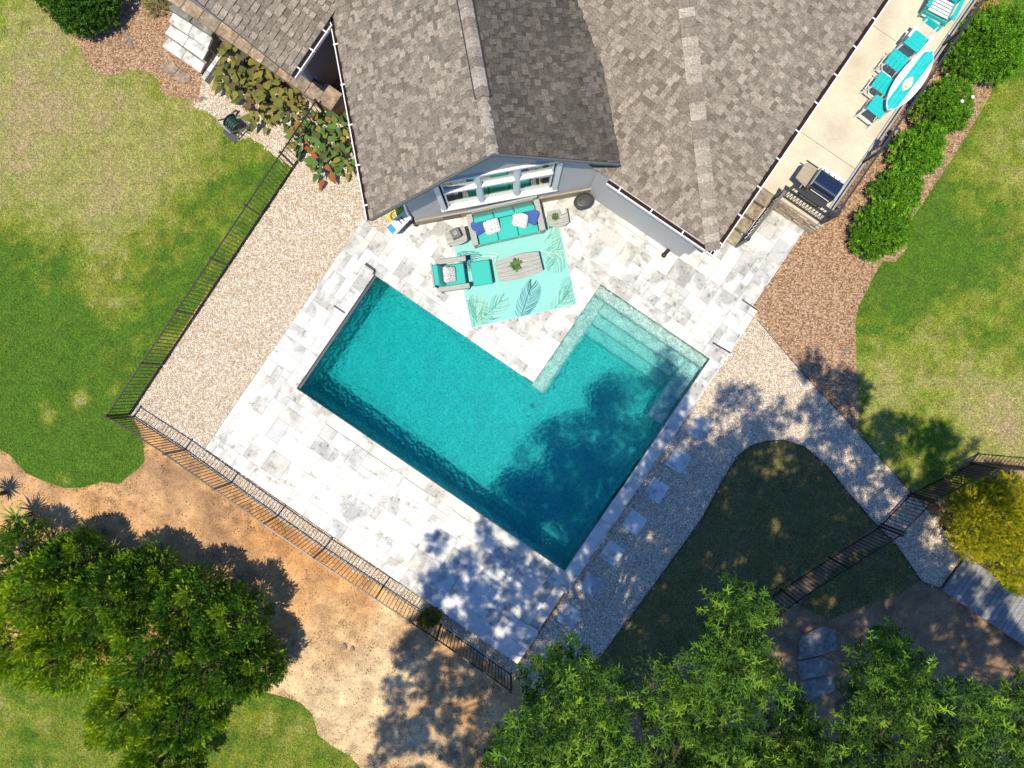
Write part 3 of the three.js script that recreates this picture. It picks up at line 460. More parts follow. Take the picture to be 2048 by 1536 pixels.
// main roof: two slopes meeting in a hip
const HE = 2.7, UE = 2.18, WE = 5.41, PITCH = 0.36, HD = 8.5;       // eaves at U = UE and W = WE
slope([plot(-1.6, HE, WE), plot(UE, HE, WE), plot(UE - HD, HE + HD * PITCH, WE + HD), plot(-1.6 - HD * 0.6, HE + HD * PITCH, WE + HD)].map((p, i) => i === 3 ? plot(-12, HE + HD * PITCH, WE + HD) : p));
slope([plot(UE, HE, WE), plot(UE, HE, WE + 13), plot(UE - HD, HE + HD * PITCH, WE + 13), plot(UE - HD, HE + HD * PITCH, WE + HD)]);
// porch roof west of the wing
const PE = { u: -8.65, h: 2.6, w: 3.16, p: 0.5 };
slope([plot(PE.u, PE.h, PE.w), plot(PE.u, PE.h, 8.5), plot(PE.u - 4.6, PE.h + 4.6 * PE.p, 8.5), plot(PE.u - 4.6, PE.h + 4.6 * PE.p, PE.w)].reverse().map((p, i, a) => a[(i + 2) % 4]));
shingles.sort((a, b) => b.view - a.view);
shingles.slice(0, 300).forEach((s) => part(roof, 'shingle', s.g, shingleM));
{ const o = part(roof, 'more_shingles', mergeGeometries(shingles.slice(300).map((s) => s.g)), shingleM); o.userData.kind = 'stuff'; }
console.log('shingles', shingles.length);
roof.geometry = new THREE.BufferGeometry(); { // the roof part itself: the ridge board under the caps
  const g = at(unit, 2.23, 5.71, (RF + RB) / 2 - 0.05, 0, 0, 0, 0.06, 0.06, RF - RB - 0.2).applyMatrix4(MW); roof.geometry = g; roof.material = deckM;
}
// ridge and hip caps
function caps(p0, p1, dl, dr, half, lift, raised) {                  // dl / dr: unit directions down either slope
  const L = p0.distanceTo(p1), n = Math.round(L / 0.2), d = p1.clone().sub(p0).divideScalar(L);
  for (let i = 0; i < n; i++) {
    const s0 = L * i / n - 0.02, s1 = L * (i + 1) / n, k = scale3(pick([[0.58, 0.51, 0.435], [0.36, 0.31, 0.26], [0.48, 0.42, 0.355], [0.62, 0.55, 0.47]], rnd()), rr(0.95, 1.1)), pos = [], uv = [];
    const row = (s, h) => [[dl, half], [dl, half * 0.3], [null, 0], [dr, half * 0.3], [dr, half]].map(([v, r], j) => { const q = p0.clone().addScaledVector(d, s); q.y += h + (j === 2 ? -0.008 : 0); if (v) q.addScaledVector(v, r); return q; });
    const A = row(s0, lift + 0.022), B = row(s1, lift + 0.006), A0 = row(s0, lift - 0.02), B0 = row(s1, lift - 0.02), tri = (...v) => v.forEach((q) => { pos.push(q.x, q.y, q.z); uv.push(q.x, q.z); }), quad = (a, b, c, e) => { tri(a, b, c); tri(a, c, e); };
    for (let j = 0; j < 4; j++) { quad(A[j], A[j + 1], B[j + 1], B[j]); quad(A[j + 1], A[j], A0[j], A0[j + 1]); } quad(A[0], B[0], B0[0], A0[0]); quad(B[4], A[4], A0[4], B0[4]);
    const g = new THREE.BufferGeometry(); g.setAttribute('position', new THREE.Float32BufferAttribute(pos, 3)); g.setAttribute('uv', new THREE.Float32BufferAttribute(uv, 2)); const cc = new Float32Array(pos.length); for (let t = 0; t < cc.length; t += 3) cc.set(k, t); g.setAttribute('color', new THREE.BufferAttribute(cc, 3)); g.computeVertexNormals();
    part(roof, raised ? 'ridge_vent_cap' : 'ridge_cap', g, capM);
  }
}
const capM = shingleM.clone(); capM.side = THREE.DoubleSide;
{
  const dl = wing(EVL[0], EVL[1], 0).sub(wing(APEX[0], APEX[1], 0)).normalize(), dr = wing(EVR[0], EVR[1], 0).sub(wing(APEX[0], APEX[1], 0)).normalize(), y = APEX[1] + 0.025;
  caps(wing(2.23, y, RF), wing(2.23, y, -0.85), dl, dr, 0.17, 0, false);
  caps(wing(2.23, y, -0.85), wing(2.23, y, RB), dl, dr, 0.19, 0.045, true);
  for (const v of [dl, dr]) { const o = v.clone().multiplyScalar(0.185), a = wing(2.23, y + 0.01, -0.85).add(o), b = wing(2.23, y + 0.01, RB).add(o); beam(roof, 'ridge_vent', a, b, 0.06, 0.06, darkM); }
  const h0 = plot(UE, HE + 0.02, WE), h1 = plot(UE - HD, HE + HD * PITCH + 0.02, WE + HD), e1 = plot(0, -PITCH, -1).sub(plot(0, 0, 0)).normalize(), e2 = plot(1, -PITCH, 0).sub(plot(0, 0, 0)).normalize();
  const along = h1.clone().sub(h0).normalize(), perp = (v) => v.clone().addScaledVector(along, -v.dot(along)).normalize();
  caps(h0, h1, perp(e1), perp(e2), 0.19, 0.012, false);
}
// gable wall: sheathing with a window opening, lapped siding boards, foundation
const WIN = [0.9, 1.1, 3.76, 3.5], GW = 4.96;
const prof = [[0, 0], [GW, 0], [GW, 3.42], [2.23, 5.58], [0, 3.28]];
{
  const s = new THREE.Shape(prof.map((p) => new THREE.Vector2(...p))), h = new THREE.Path(); h.moveTo(WIN[0], WIN[1]); h.lineTo(WIN[2], WIN[1]); h.lineTo(WIN[2], WIN[3]); h.lineTo(WIN[0], WIN[3]); s.holes.push(h);
  const wall = part(house, 'gable_wall', new THREE.ExtrudeGeometry(s, { depth: 0.16, bevelEnabled: false }).translate(0, 0, -0.17).applyMatrix4(MW), sidingM);
  const lap = 0.15; const board = (x0, x1, x2, x3, y) => {           // bottom x0..x1, top x2..x3
    const t = 0.014, v = [[x0, y, t], [x1, y, t], [x3, y + lap + 0.015, 0.004], [x2, y + lap + 0.015, 0.004], [x0, y, -0.008], [x1, y, -0.008], [x3, y + lap + 0.015, -0.008], [x2, y + lap + 0.015, -0.008]].map((p) => wing(...p)), f = [[0, 1, 2, 3], [4, 5, 1, 0], [1, 5, 6, 2], [4, 0, 3, 7], [3, 2, 6, 7]], pos = [], uv = [];
    for (const [a, b, c, d] of f) for (const i of [a, b, c, a, c, d]) { pos.push(...v[i].toArray()); uv.push(v[i].x, v[i].y); }
    const g = new THREE.BufferGeometry(); g.setAttribute('position', new THREE.Float32BufferAttribute(pos, 3)); g.setAttribute('uv', new THREE.Float32BufferAttribute(uv, 2)); g.computeVertexNormals(); part(wall, 'siding_board', g, sidingM);
  };
  const xl = (y) => y < 3.28 ? 0 : (y - 3.28) / (5.58 - 3.28) * 2.23, xr = (y) => y < 3.42 ? GW : GW - (y - 3.42) / (5.58 - 3.42) * (GW - 2.23);
  for (let y = 0.46; y < 5.3; y += lap) {
    const a = xl(y), b = xr(y), c = xl(y + lap + 0.015), d = xr(y + lap + 0.015);
    if (y + lap < WIN[1] + 0.03 || y > WIN[3] - 0.03) board(a, b, c, d, y); else { board(a, WIN[0] - 0.01, c, WIN[0] - 0.01, y); board(WIN[2] + 0.01, b, WIN[2] + 0.01, d, y); }
  }
  part(house, 'foundation', box(GW + 0.04, 0.5, 0.2).clone().translate(GW / 2, 0.2, -0.035).applyMatrix4(MW), foundM);
  const vent = part(house, 'foundation_vent', box(0.46, 0.17, 0.04).clone().translate(0.98, 0.34, 0.075).applyMatrix4(MW), darkM);
  for (let i = 0; i < 5; i++) part(vent, 'louvre', box(0.42, 0.008, 0.03).clone().translate(0.98, 0.275 + i * 0.032, 0.1).applyMatrix4(MW), mat([0.1, 0.1, 0.1]));
}
{ // window: three lights wide, a transom over each
  const [x0, y0, x1, y1] = WIN, win = part(house, 'window', join([at(unit, (x0 + x1) / 2, y0 - 0.02, 0.04, 0, 0, 0, x1 - x0 + 0.24, 0.09, 0.1), at(unit, (x0 + x1) / 2, y1 + 0.04, 0.03, 0, 0, 0, x1 - x0 + 0.2, 0.1, 0.07), at(unit, x0 - 0.04, (y0 + y1) / 2, 0.03, 0, 0, 0, 0.12, y1 - y0 - 0.06, 0.1), at(unit, x1 + 0.04, (y0 + y1) / 2, 0.03, 0, 0, 0, 0.12, y1 - y0 - 0.06, 0.1)]).applyMatrix4(MW), whiteM);
  const glassM = new THREE.MeshPhysicalMaterial({ color: C(0.75, 0.9, 0.86), roughness: 0.015, transmission: 1, thickness: 0, ior: 2.3 }), W = (x1 - x0 - 0.04) / 3, mid = y0 + 1.5;
  for (let i = 0; i < 3; i++) {
    const a = x0 + 0.02 + i * W, b = a + W;
    if (i) part(win, 'mullion', box(0.1, y1 - y0 - 0.04, 0.07).clone().translate(a, (y0 + y1) / 2 + 0.01, 0.02).applyMatrix4(MW), whiteM);
    part(win, 'transom_bar', box(W - 0.11, 0.1, 0.08).clone().translate((a + b) / 2, mid, 0.02).applyMatrix4(MW), whiteM);
    for (const [p, q] of [[y0 + 0.03, mid - 0.05], [mid + 0.05, y1 - 0.02]]) {
      const l = a + 0.05, r = b - 0.05, t = 0.04, fr = join([at(unit, (l + r) / 2, p + t / 2, -0.02, 0, 0, 0, r - l, t, 0.07), at(unit, (l + r) / 2, q - t / 2, -0.02, 0, 0, 0, r - l, t, 0.07), at(unit, l + t / 2, (p + q) / 2, -0.02, 0, 0, 0, t, q - p - 2 * t, 0.068), at(unit, r - t / 2, (p + q) / 2, -0.02, 0, 0, 0, t, q - p - 2 * t, 0.068)]);
      part(win, 'sash', fr.applyMatrix4(MW), whiteM);
      part(win, 'pane', new THREE.PlaneGeometry(r - l - 2 * t + 0.01, q - p - 2 * t + 0.01).translate((l + r) / 2, (p + q) / 2, -0.025).applyMatrix4(MW), glassM);
    }
  }
}
// side walls, room behind the window
const slabWall = (name, a, b, h, t, m, y = 0) => { const d = b.clone().sub(a), n = new V3(d.z, 0, -d.x).normalize().multiplyScalar(t / 2), o = beam(house, name, a.clone().add(n).setY(y + h / 2), b.clone().add(n).setY(y + h / 2), t, h, m); return o; };
{
  slabWall('side_wall', wing(0.0, 0, -0.18), wing(0.0, 0, -9), 3.2, 0.16, sidingM);
  const ic = wing(GW, 0, -0.02), c0 = P(1184, 380), c1 = P(1366, 504), iw = new V3(c0[0], 0, c0[1]), ow = new V3(c1[0], 0, c1[1]), far = new V3(...(() => { const q = fromUW(toUW(c1[0], c1[1])[0], 19); return [q[0], 0, q[1]]; })());
  const wall = slabWall('side_wall', ow, iw, 2.75, 0.18, sidingM);
  const n = new V3(-UZ, 0, UX), dir = ow.clone().sub(iw).normalize(), L = ow.distanceTo(iw);
  for (let y = 0.46; y < 2.6; y += 0.15) { const v = [[0, y, 0.03], [L, y, 0.03], [L, y + 0.165, 0.008], [0, y + 0.165, 0.008], [0, y, -0.01], [L, y, -0.01], [L, y + 0.165, -0.01], [0, y + 0.165, -0.01]].map(([s, yy, o]) => iw.clone().addScaledVector(dir, s).addScaledVector(n, o).setY(yy)), pos = [], uv = []; for (const f of [[0, 1, 2, 3], [4, 5, 1, 0], [1, 5, 6, 2], [4, 0, 3, 7]]) for (const i of [f[0], f[1], f[2], f[0], f[2], f[3]]) { pos.push(...v[i].toArray()); uv.push(v[i].x, v[i].y); } const g = new THREE.BufferGeometry(); g.setAttribute('position', new THREE.Float32BufferAttribute(pos, 3)); g.setAttribute('uv', new THREE.Float32BufferAttribute(uv, 2)); g.computeVertexNormals(); part(house, 'siding_board', g, sidingM); }
  { const a = iw.clone().addScaledVector(n, 0.05).setY(0.2), b = ow.clone().addScaledVector(n, 0.05).setY(0.2); beam(house, 'foundation', a, b, 0.1, 0.5, foundM); }
  const along = (s, o, y) => iw.clone().addScaledVector(dir, s).addScaledVector(n, o).setY(y);
  beam(house, 'foundation_vent', along(0.95, 0.11, 0.36), along(1.5, 0.11, 0.36), 0.04, 0.16, darkM);
  part(house, 'hose_bib_box', box(0.12, 0.12, 0.06), mat([0.6, 0.55, 0.45]), along(1.72, 0.11, 0.42).toArray(), [0, UANG, 0]);
  beam(house, 'corner_trim', iw.clone().addScaledVector(n, 0.04).setY(0.42), iw.clone().addScaledVector(n, 0.04).setY(2.7), 0.1, 0.1, whiteM);
  beam(house, 'frieze_board', along(0.1, 0.05, 2.45), along(L, 0.05, 2.45), 0.03, 0.2, whiteM);
  slabWall('side_wall', far, ow, 2.75, 0.18, sidingM);
  slabWall('valley_wall', wing(4.78, 0, -0.2), wing(4.78, 0, -8.5), 3.5, 0.14, sidingM);
  part(house, 'room_floor', box(4.6, 0.1, 8).clone().translate(2.35, 0.4, -4.3).applyMatrix4(MW), roomM);
  part(house, 'room_wall', box(4.7, 5.4, 0.12).clone().translate(2.4, 2.9, -8.4).applyMatrix4(MW), roomM);
}
// rake boards, fascia, gutters with hangers and leaf litter
{
  const rake = (p, q) => { const a = wing(p[0], p[1] - 0.07, RF + 0.02), b = wing(q[0], q[1] - 0.07, RF + 0.02); beam(house, 'rake_board', a, b, 0.03, 0.1, mat([0.14, 0.15, 0.16], { roughness: 0.6 })); };
  rake(EVL, APEX); rake(EVR, APEX);
}
function gutter(a, b, out, spacing = 0.95, skip = 0) {                 // a -> b along the eave; out: unit direction away from the roof
  const L = a.distanceTo(b), d = b.clone().sub(a).divideScalar(L), sh = (o, y) => [a.clone().addScaledVector(out, o).add(new V3(0, y, 0)), b.clone().addScaledVector(out, o).add(new V3(0, y, 0))];
  const [p0, p1] = sh(0.125, -0.06), gt = beam(house, 'gutter', p0, p1, 0.014, 0.11, whiteM), k = (name, o, y, w, h, m) => { const [s, t] = sh(o, y); return beam(house, name, s, t, w, h, m); };
  k('gutter_lip', 0.122, 0.0, 0.026, 0.012, whiteM); k('gutter_floor', 0.065, -0.112, 0.13, 0.008, whiteM); k('leaf_litter', 0.062, -0.07, 0.108, 0.05, debrisM); k('fascia', -0.004, -0.09, 0.02, 0.17, whiteM);
  for (let s = 0.35 + skip; s < L; s += spacing) { const q = a.clone().addScaledVector(d, s); beam(house, 'gutter_hanger', q.clone().addScaledVector(out, -0.05).setY(q.y + 0.03), q.clone().addScaledVector(out, 0.15).setY(q.y + 0.006), 0.035, 0.012, whiteM); }
}
const wingOut = wing(-1, 0, 0).sub(wing(0, 0, 0)), uOut = plot(1, 0, 0), wOut = plot(0, 0, -1);
gutter(wing(EVL[0] + 0.015, EVL[1] - 0.02, RF), wing(EVL[0] + 0.015, EVL[1] - 0.02, RB), wingOut, 1.0);
gutter(plot(-0.85, HE - 0.02, WE - 0.0), plot(UE + 0.12, HE - 0.02, WE - 0.0), wOut, 0.92);
gutter(plot(UE - 0.0, HE - 0.02, WE - 0.12), plot(UE - 0.0, HE - 0.02, WE + 13), uOut, 0.82);
gutter(plot(PE.u - 0.01, PE.h - 0.02, PE.w), plot(PE.u - 0.01, PE.h - 0.02, 4.75), uOut, 0.55, -0.1);
// downspouts with black boots
function downspout(top, foot, boot) { const o = part(house, 'downspout', tube([top, top.clone().lerp(foot, 0.16).setY(top.y - 0.1), foot.clone().setY(top.y - 0.5), foot.clone().setY(0.9), foot.clone().setY(0.12)], 0.04, 30, 8), whiteM); part(o, 'boot', tube([foot.clone().setY(0.14), foot.clone().setY(0.05), boot], 0.055, 8, 10), blackM); part(o, 'boot_end', new THREE.SphereGeometry(0.075, 14, 10), blackM, boot.toArray()); }
{ const f = P(824, 441), q = P(833, 449); downspout(wing(EVL[0] + 0.35, 2.85, RF - 0.06), new V3(f[0], 0, f[1]), new V3(q[0], 0.05, q[1])); }
{ const f = P(1348, 487), q = P(1327, 511); downspout(plot(UE - 0.25, HE - 0.12, WE - 0.06), new V3(f[0], 0, f[1]), new V3(q[0], 0.05, q[1])); }
// porch below the western roof: dark wall, stone wainscot with cap stones
const slateTex = tex(512, (x, y) => { const n = fbm(x * 8, y * 8, 8, 5, 181), f = fbm(x * 50, y * 50, 50, 3, 187), k = 0.72 + 0.5 * (n - 0.5) + 0.25 * (f - 0.5); return [k * 1.02, k, k * 0.96]; });
const capStoneM = (r, g, b) => mat([r, g, b], { map: sized(slateTex, 0.9), bumpMap: sized(stoneBump, 0.5), bumpScale: 0.008, roughness: 0.9 });
const tanStone = [capStoneM(0.62, 0.47, 0.36), capStoneM(0.56, 0.44, 0.35), capStoneM(0.66, 0.52, 0.4), capStoneM(0.5, 0.42, 0.35)];
{
  slabWall('porch_wall', plot(PE.u - 0.3, 0, 8), plot(PE.u - 0.3, 0, 3.75), 2.5, 0.15, mat([0.1, 0.12, 0.14], { roughness: 0.7 }));
  slabWall('porch_wall', plot(PE.u - 0.3, 0, 3.75), plot(-14, 0, 3.75), 2.6, 0.15, mat([0.3, 0.33, 0.36], { roughness: 0.7 }));
  const wall = thing('stone_wall', 'low stone-faced porch wall with tan cap stones beside the left roof', 'wall');
  const q = (u, w) => fromUW(u, w);
  part(wall, 'core', prism([q(-14, 3.36), q(PE.u + 0.02, 3.36), q(PE.u + 0.02, 3.68), q(-14, 3.68)], -0.1, 0.82, 0.005), capStoneM(0.5, 0.42, 0.34));
  for (let u = -14, i = 0; u < PE.u - 0.05; i++) { const l = Math.min(rr(0.42, 0.62), PE.u + 0.1 - u); part(wall, 'cap_stone', prism([q(u + 0.006, 3.28), q(u + l - 0.006, 3.28), q(u + l - 0.006, 3.72), q(u + 0.006, 3.72)], 0.82, 0.89 + rr(-0.004, 0.004), 0.01), tanStone[i % 4]); u += l; }
  const faceM = [capStoneM(0.6, 0.52, 0.43), capStoneM(0.5, 0.43, 0.36), capStoneM(0.66, 0.6, 0.52), capStoneM(0.44, 0.4, 0.36)];
  for (let y = -0.08, j = 0; y < 0.78; j++) { const h = rr(0.1, 0.17); for (let u = -12.6 - rr(0, 0.3); u < PE.u;) { const l = Math.min(rr(0.2, 0.45), PE.u + 0.02 - u); part(wall, 'face_stone', prism([q(u + 0.006, 3.36 - rr(0.02, 0.05)), q(u + l - 0.006, 3.36 - rr(0.02, 0.05)), q(u + l - 0.006, 3.37), q(u + 0.006, 3.37)], y, Math.min(y + h - 0.012, 0.81), 0.008), faceM[Math.floor(rnd() * 4)]); u += l; } y += h; }
  const corner = thing('stone_pier', 'tan-capped stone pier at the end of the porch wall', 'pier'); part(corner, 'core', prism([q(PE.u + 0.06, 3.36), q(PE.u + 0.5, 3.36), q(PE.u + 0.5, 3.78), q(PE.u + 0.06, 3.78)], -0.1, 0.82, 0.01), faceM[0]); part(corner, 'cap_stone', prism([q(PE.u + 0.03, 3.3), q(PE.u + 0.56, 3.3), q(PE.u + 0.56, 3.84), q(PE.u + 0.03, 3.84)], 0.82, 0.89, 0.012), tanStone[0]);
}

// ---------------------------------------------------------------- raised terrace on the east side, its stairs, railing and furniture
const TH = 0.75, T0 = 8.14, TR = 4.47;                               // terrace height, its south edge (W) and east edge (U)
const concTex = tex(512, (x, y) => { const n = fbm(x * 5, y * 5, 5, 5, 191), f = vn(x * 200, y * 200, 200, 193), k = 0.86 + 0.22 * (n - 0.5) + 0.08 * (f - 0.5); return [k, k * 0.985, k * 0.96]; });
const woodTex = tex(512, (x, y) => { const g = fbm(x * 3, y * 60, 60, 4, 197), k = 0.85 + 0.32 * (g - 0.5); return [k, k, k * 0.99]; });
{
  const q = (u, w) => fromUW(u, w), terr = struct('terrace', prism([q(1.86, T0 + 0.16), q(TR, T0 + 0.16), q(TR, 22), q(1.86, 22)], -0.2, TH - 0.1, 0.004), mat([0.45, 0.42, 0.37], { roughness: 0.9 }));
  const cM = mat([0.84, 0.76, 0.62], { map: sized(concTex, 3.1), bumpMap: sized(grainBump, 0.4), bumpScale: 0.002, roughness: 0.9 });
  for (const [a, b] of [[T0 + 0.02, 9.95], [9.963, 13.4], [13.413, 17], [17.013, 22]]) part(terr, 'slab', prism([q(1.9, a), q(TR - 0.12, a), q(TR - 0.12, b), q(1.9, b)], TH - 0.1, TH, 0.006, null, false), cM);
  part(terr, 'kerb', prism([q(TR - 0.11, T0 + 0.02), q(TR + 0.03, T0 + 0.02), q(TR + 0.03, 22), q(TR - 0.11, 22)], TH - 0.1, TH + 0.008, 0.01), mat([0.66, 0.63, 0.58], { map: sized(concTex, 1.1), roughness: 0.9 }));
  const wall = thing('retaining_wall', 'short beige stacked-stone retaining wall under the terrace railing', 'wall'), fm = [capStoneM(0.85, 0.72, 0.54), capStoneM(0.74, 0.6, 0.44), capStoneM(0.9, 0.8, 0.65), capStoneM(0.64, 0.54, 0.42)];
  for (let y = -0.05; y < 0.62;) { const h = rr(0.07, 0.12); for (let u = 3.0; u < TR;) { const l = Math.min(rr(0.16, 0.36), TR + 0.02 - u), o = rr(0, 0.035); part(wall, 'stone', prism([q(u + 0.005, T0 - o), q(u + l - 0.005, T0 - o), q(u + l - 0.005, T0 + 0.15), q(u + 0.005, T0 + 0.15)], y, Math.min(y + h - 0.01, 0.64), 0.01), fm[Math.floor(rnd() * 4)]); u += l; } y += h; }
  const st = thing('terrace_stairs', 'four tan flagstone steps beside the house, climbing to the terrace', 'stairs');
  for (let k = 0; k < 4; k++) { const w0 = 6.62 + k * 0.38, y = 0.19 * (k + 1) - 0.02; part(st, 'riser', prism([q(1.9, w0 + 0.03), q(2.9, w0 + 0.03), q(2.9, w0 + 0.38), q(1.9, w0 + 0.38)], -0.1, y - 0.05, 0.003), fm[1]); part(st, 'tread', prism([q(1.89, w0), q(2.96, w0 + rr(-0.008, 0.008)), q(2.96, w0 + 0.375), q(1.89, w0 + 0.375)], y - 0.05, y, 0.012), capStoneM(rr(0.6, 0.68), rr(0.52, 0.56), rr(0.41, 0.45))); }
  // railing
  const rl = (label) => thing('railing', label, 'railing'), rm = mat([0.035, 0.037, 0.043], { roughness: 0.4 });
  const post = (o, u, w, y0, h) => { const p = plot(u, y0, w), t = part(o, 'post', box(0.07, h, 0.07), rm, [p.x, y0 + h / 2, p.z], [0, UANG, 0]); part(o, 'post_cap', box(0.1, 0.03, 0.1), rm, [p.x, y0 + h + 0.015, p.z], [0, UANG, 0]); };
  let o = rl('black stair railing running down beside the flagstone steps');
  post(o, 2.99, 8.06, TH, 0.96); post(o, 2.99, 6.68, 0, 1.06); beam(o, 'handrail', plot(2.99, TH + 0.93, 8.06), plot(2.99, 0.98, 6.6), 0.07, 0.05, rm); beam(o, 'bottom_rail', plot(2.99, TH + 0.12, 8.06), plot(2.99, 0.28, 6.68), 0.035, 0.035, rm);
  for (let k = 1; k < 13; k++) { const t = k / 13, w = lerp(8.06, 6.68, t); beam(o, 'baluster', plot(2.99, lerp(TH + 0.12, 0.28, t), w), plot(2.99, lerp(TH + 0.92, 1.0, t), w), 0.016, 0.016, rm); }
  o = rl('black railing along the terrace edge behind the grill'); post(o, 3.1, T0 + 0.09, TH, 0.96); post(o, TR - 0.06, T0 + 0.09, TH, 0.96);
  beam(o, 'top_rail', plot(3.1, TH + 0.93, T0 + 0.09), plot(TR - 0.06, TH + 0.93, T0 + 0.09), 0.075, 0.045, rm); beam(o, 'bottom_rail', plot(3.1, TH + 0.1, T0 + 0.09), plot(TR - 0.06, TH + 0.1, T0 + 0.09), 0.04, 0.035, rm);
  for (let k = 1; k < 13; k++) { const u = lerp(3.1, TR - 0.06, k / 13); beam(o, 'baluster', plot(u, TH + 0.1, T0 + 0.09), plot(u, TH + 0.92, T0 + 0.09), 0.016, 0.016, rm); }
  o = rl('long thin black cable railing along the terrace beside the hedge');
  for (let w = T0 + 0.2; w < 19; w += 1.9) post(o, TR - 0.05, w, TH, 0.92);
  beam(o, 'top_rail', plot(TR - 0.05, TH + 0.9, T0 + 0.2), plot(TR - 0.05, TH + 0.9, 19), 0.045, 0.04, rm); for (let k = 1; k < 7; k++) beam(o, 'cable', plot(TR - 0.05, TH + 0.12 * k, T0 + 0.2), plot(TR - 0.05, TH + 0.12 * k, 19), 0.008, 0.008, rm);
}
function pathLight(e, s, h, label) { const b = G(e, s), o = thing('path_light', label, 'light', [b.x, b.y, b.z], 0, 'path lights by the terrace'), m = mat([0.05, 0.04, 0.04], { roughness: 0.5, metalness: 0.4 }); part(o, 'stake', cyl(0.012, 0.014, h, 8), m, [0, h / 2, 0]); part(o, 'shade', new THREE.ConeGeometry(0.09, 0.05, 20), mat([0.16, 0.14, 0.14], { roughness: 0.5, metalness: 0.5 }), [0, h + 0.02, 0]); part(o, 'lens', cyl(0.035, 0.03, 0.06, 12), mat([0.5, 0.5, 0.48], { roughness: 0.3 }), [0, h - 0.035, 0]); }
pathLight(1660, 426, 0.75, 'small dark path light at the corner of the grill terrace'); pathLight(1772, 276, 0.6, 'small dark path light beside the middle of the terrace railing');
{ // a dark pole with a bracket leaning on the railing
  const a = G(1712, 322), o = thing('torch_pole', 'black garden pole with a flat head beside the terrace railing', 'pole', [a.x, a.y, a.z]); part(o, 'pole', cyl(0.02, 0.02, 1.5, 8), blackM, [0, 0.75, 0]); part(o, 'head', box(0.16, 0.05, 0.3), blackM, [0.05, 1.5, -0.02], [0, UANG + 0.2, 0]); }
// grill
{
  const p = plot(3.78, TH, T0 + 0.62), o = thing('gas_grill', 'black gas grill with blue-black lid and tan side shelf on the terrace', 'grill', p.toArray(), UANG);
  const bm = mat([0.03, 0.03, 0.035], { roughness: 0.45 }), steel = mat([0.5, 0.5, 0.5], { roughness: 0.5, metalness: 0.6 }), lidM = mat([0.012, 0.02, 0.045], { roughness: 0.18, clearcoat: 0.8, clearcoatRoughness: 0.05 });
  part(o, 'cabinet', rbox(0.72, 0.62, 0.5, 0.02), bm, [0, 0.4, 0]); for (const [x, z] of [[-0.3, 0.2], [0.3, 0.2], [-0.3, -0.2], [0.3, -0.2]]) part(o, 'caster', cyl(0.045, 0.045, 0.04, 12), blackM, [x, 0.05, z], [0, 0, PI / 2]);
  const s = new THREE.Shape(); s.moveTo(-0.27, 0); s.lineTo(0.27, 0); s.lineTo(0.27, 0.1); s.quadraticCurveTo(0.22, 0.26, 0.05, 0.28); s.lineTo(-0.12, 0.27); s.quadraticCurveTo(-0.27, 0.25, -0.27, 0.08); const lid = part(o, 'lid', new THREE.ExtrudeGeometry(s, { depth: 0.66, bevelEnabled: true, bevelSize: 0.012, bevelThickness: 0.012, bevelSegments: 2, curveSegments: 8 }).translate(0, 0, -0.33).rotateY(PI / 2), lidM, [0, 0.73, 0]);
  part(lid, 'handle', cyl(0.014, 0.014, 0.56, 10), steel, [0, 0.14, 0.33], [0, 0, PI / 2]); part(lid, 'side_band', box(0.02, 0.26, 0.52), steel, [0.35, 0.12, 0]); part(lid, 'side_band', box(0.02, 0.26, 0.52), steel, [-0.355, 0.12, 0]);
  const pan = part(o, 'control_panel', box(0.7, 0.03, 0.14), steel, [0, 0.745, -0.34], [0.35, 0, 0]); for (let k = 0; k < 4; k++) part(pan, 'knob', cyl(0.025, 0.028, 0.03, 14), blackM, [-0.24 + k * 0.16, 0.03, 0]);
  const shelf = part(o, 'side_shelf', new THREE.ExtrudeGeometry(new THREE.Shape([[-0.2, -0.24], [0.14, -0.3], [0.14, 0.27], [-0.14, 0.27], [-0.2, 0.2]].map((v) => new THREE.Vector2(...v))), { depth: 0.03, bevelEnabled: false }).rotateX(-PI / 2), mat([0.5, 0.42, 0.31], { roughness: 0.6, map: sized(woodTex, 0.6) }), [-0.54, 0.72, 0]); part(shelf, 'rim', box(0.36, 0.05, 0.02), bm, [-0.03, 0, -0.3]); part(shelf, 'rim', box(0.02, 0.05, 0.5), bm, [0.15, 0, 0]);
  part(o, 'front_shelf', box(0.66, 0.02, 0.12), bm, [0, 0.7, 0.32]);
}
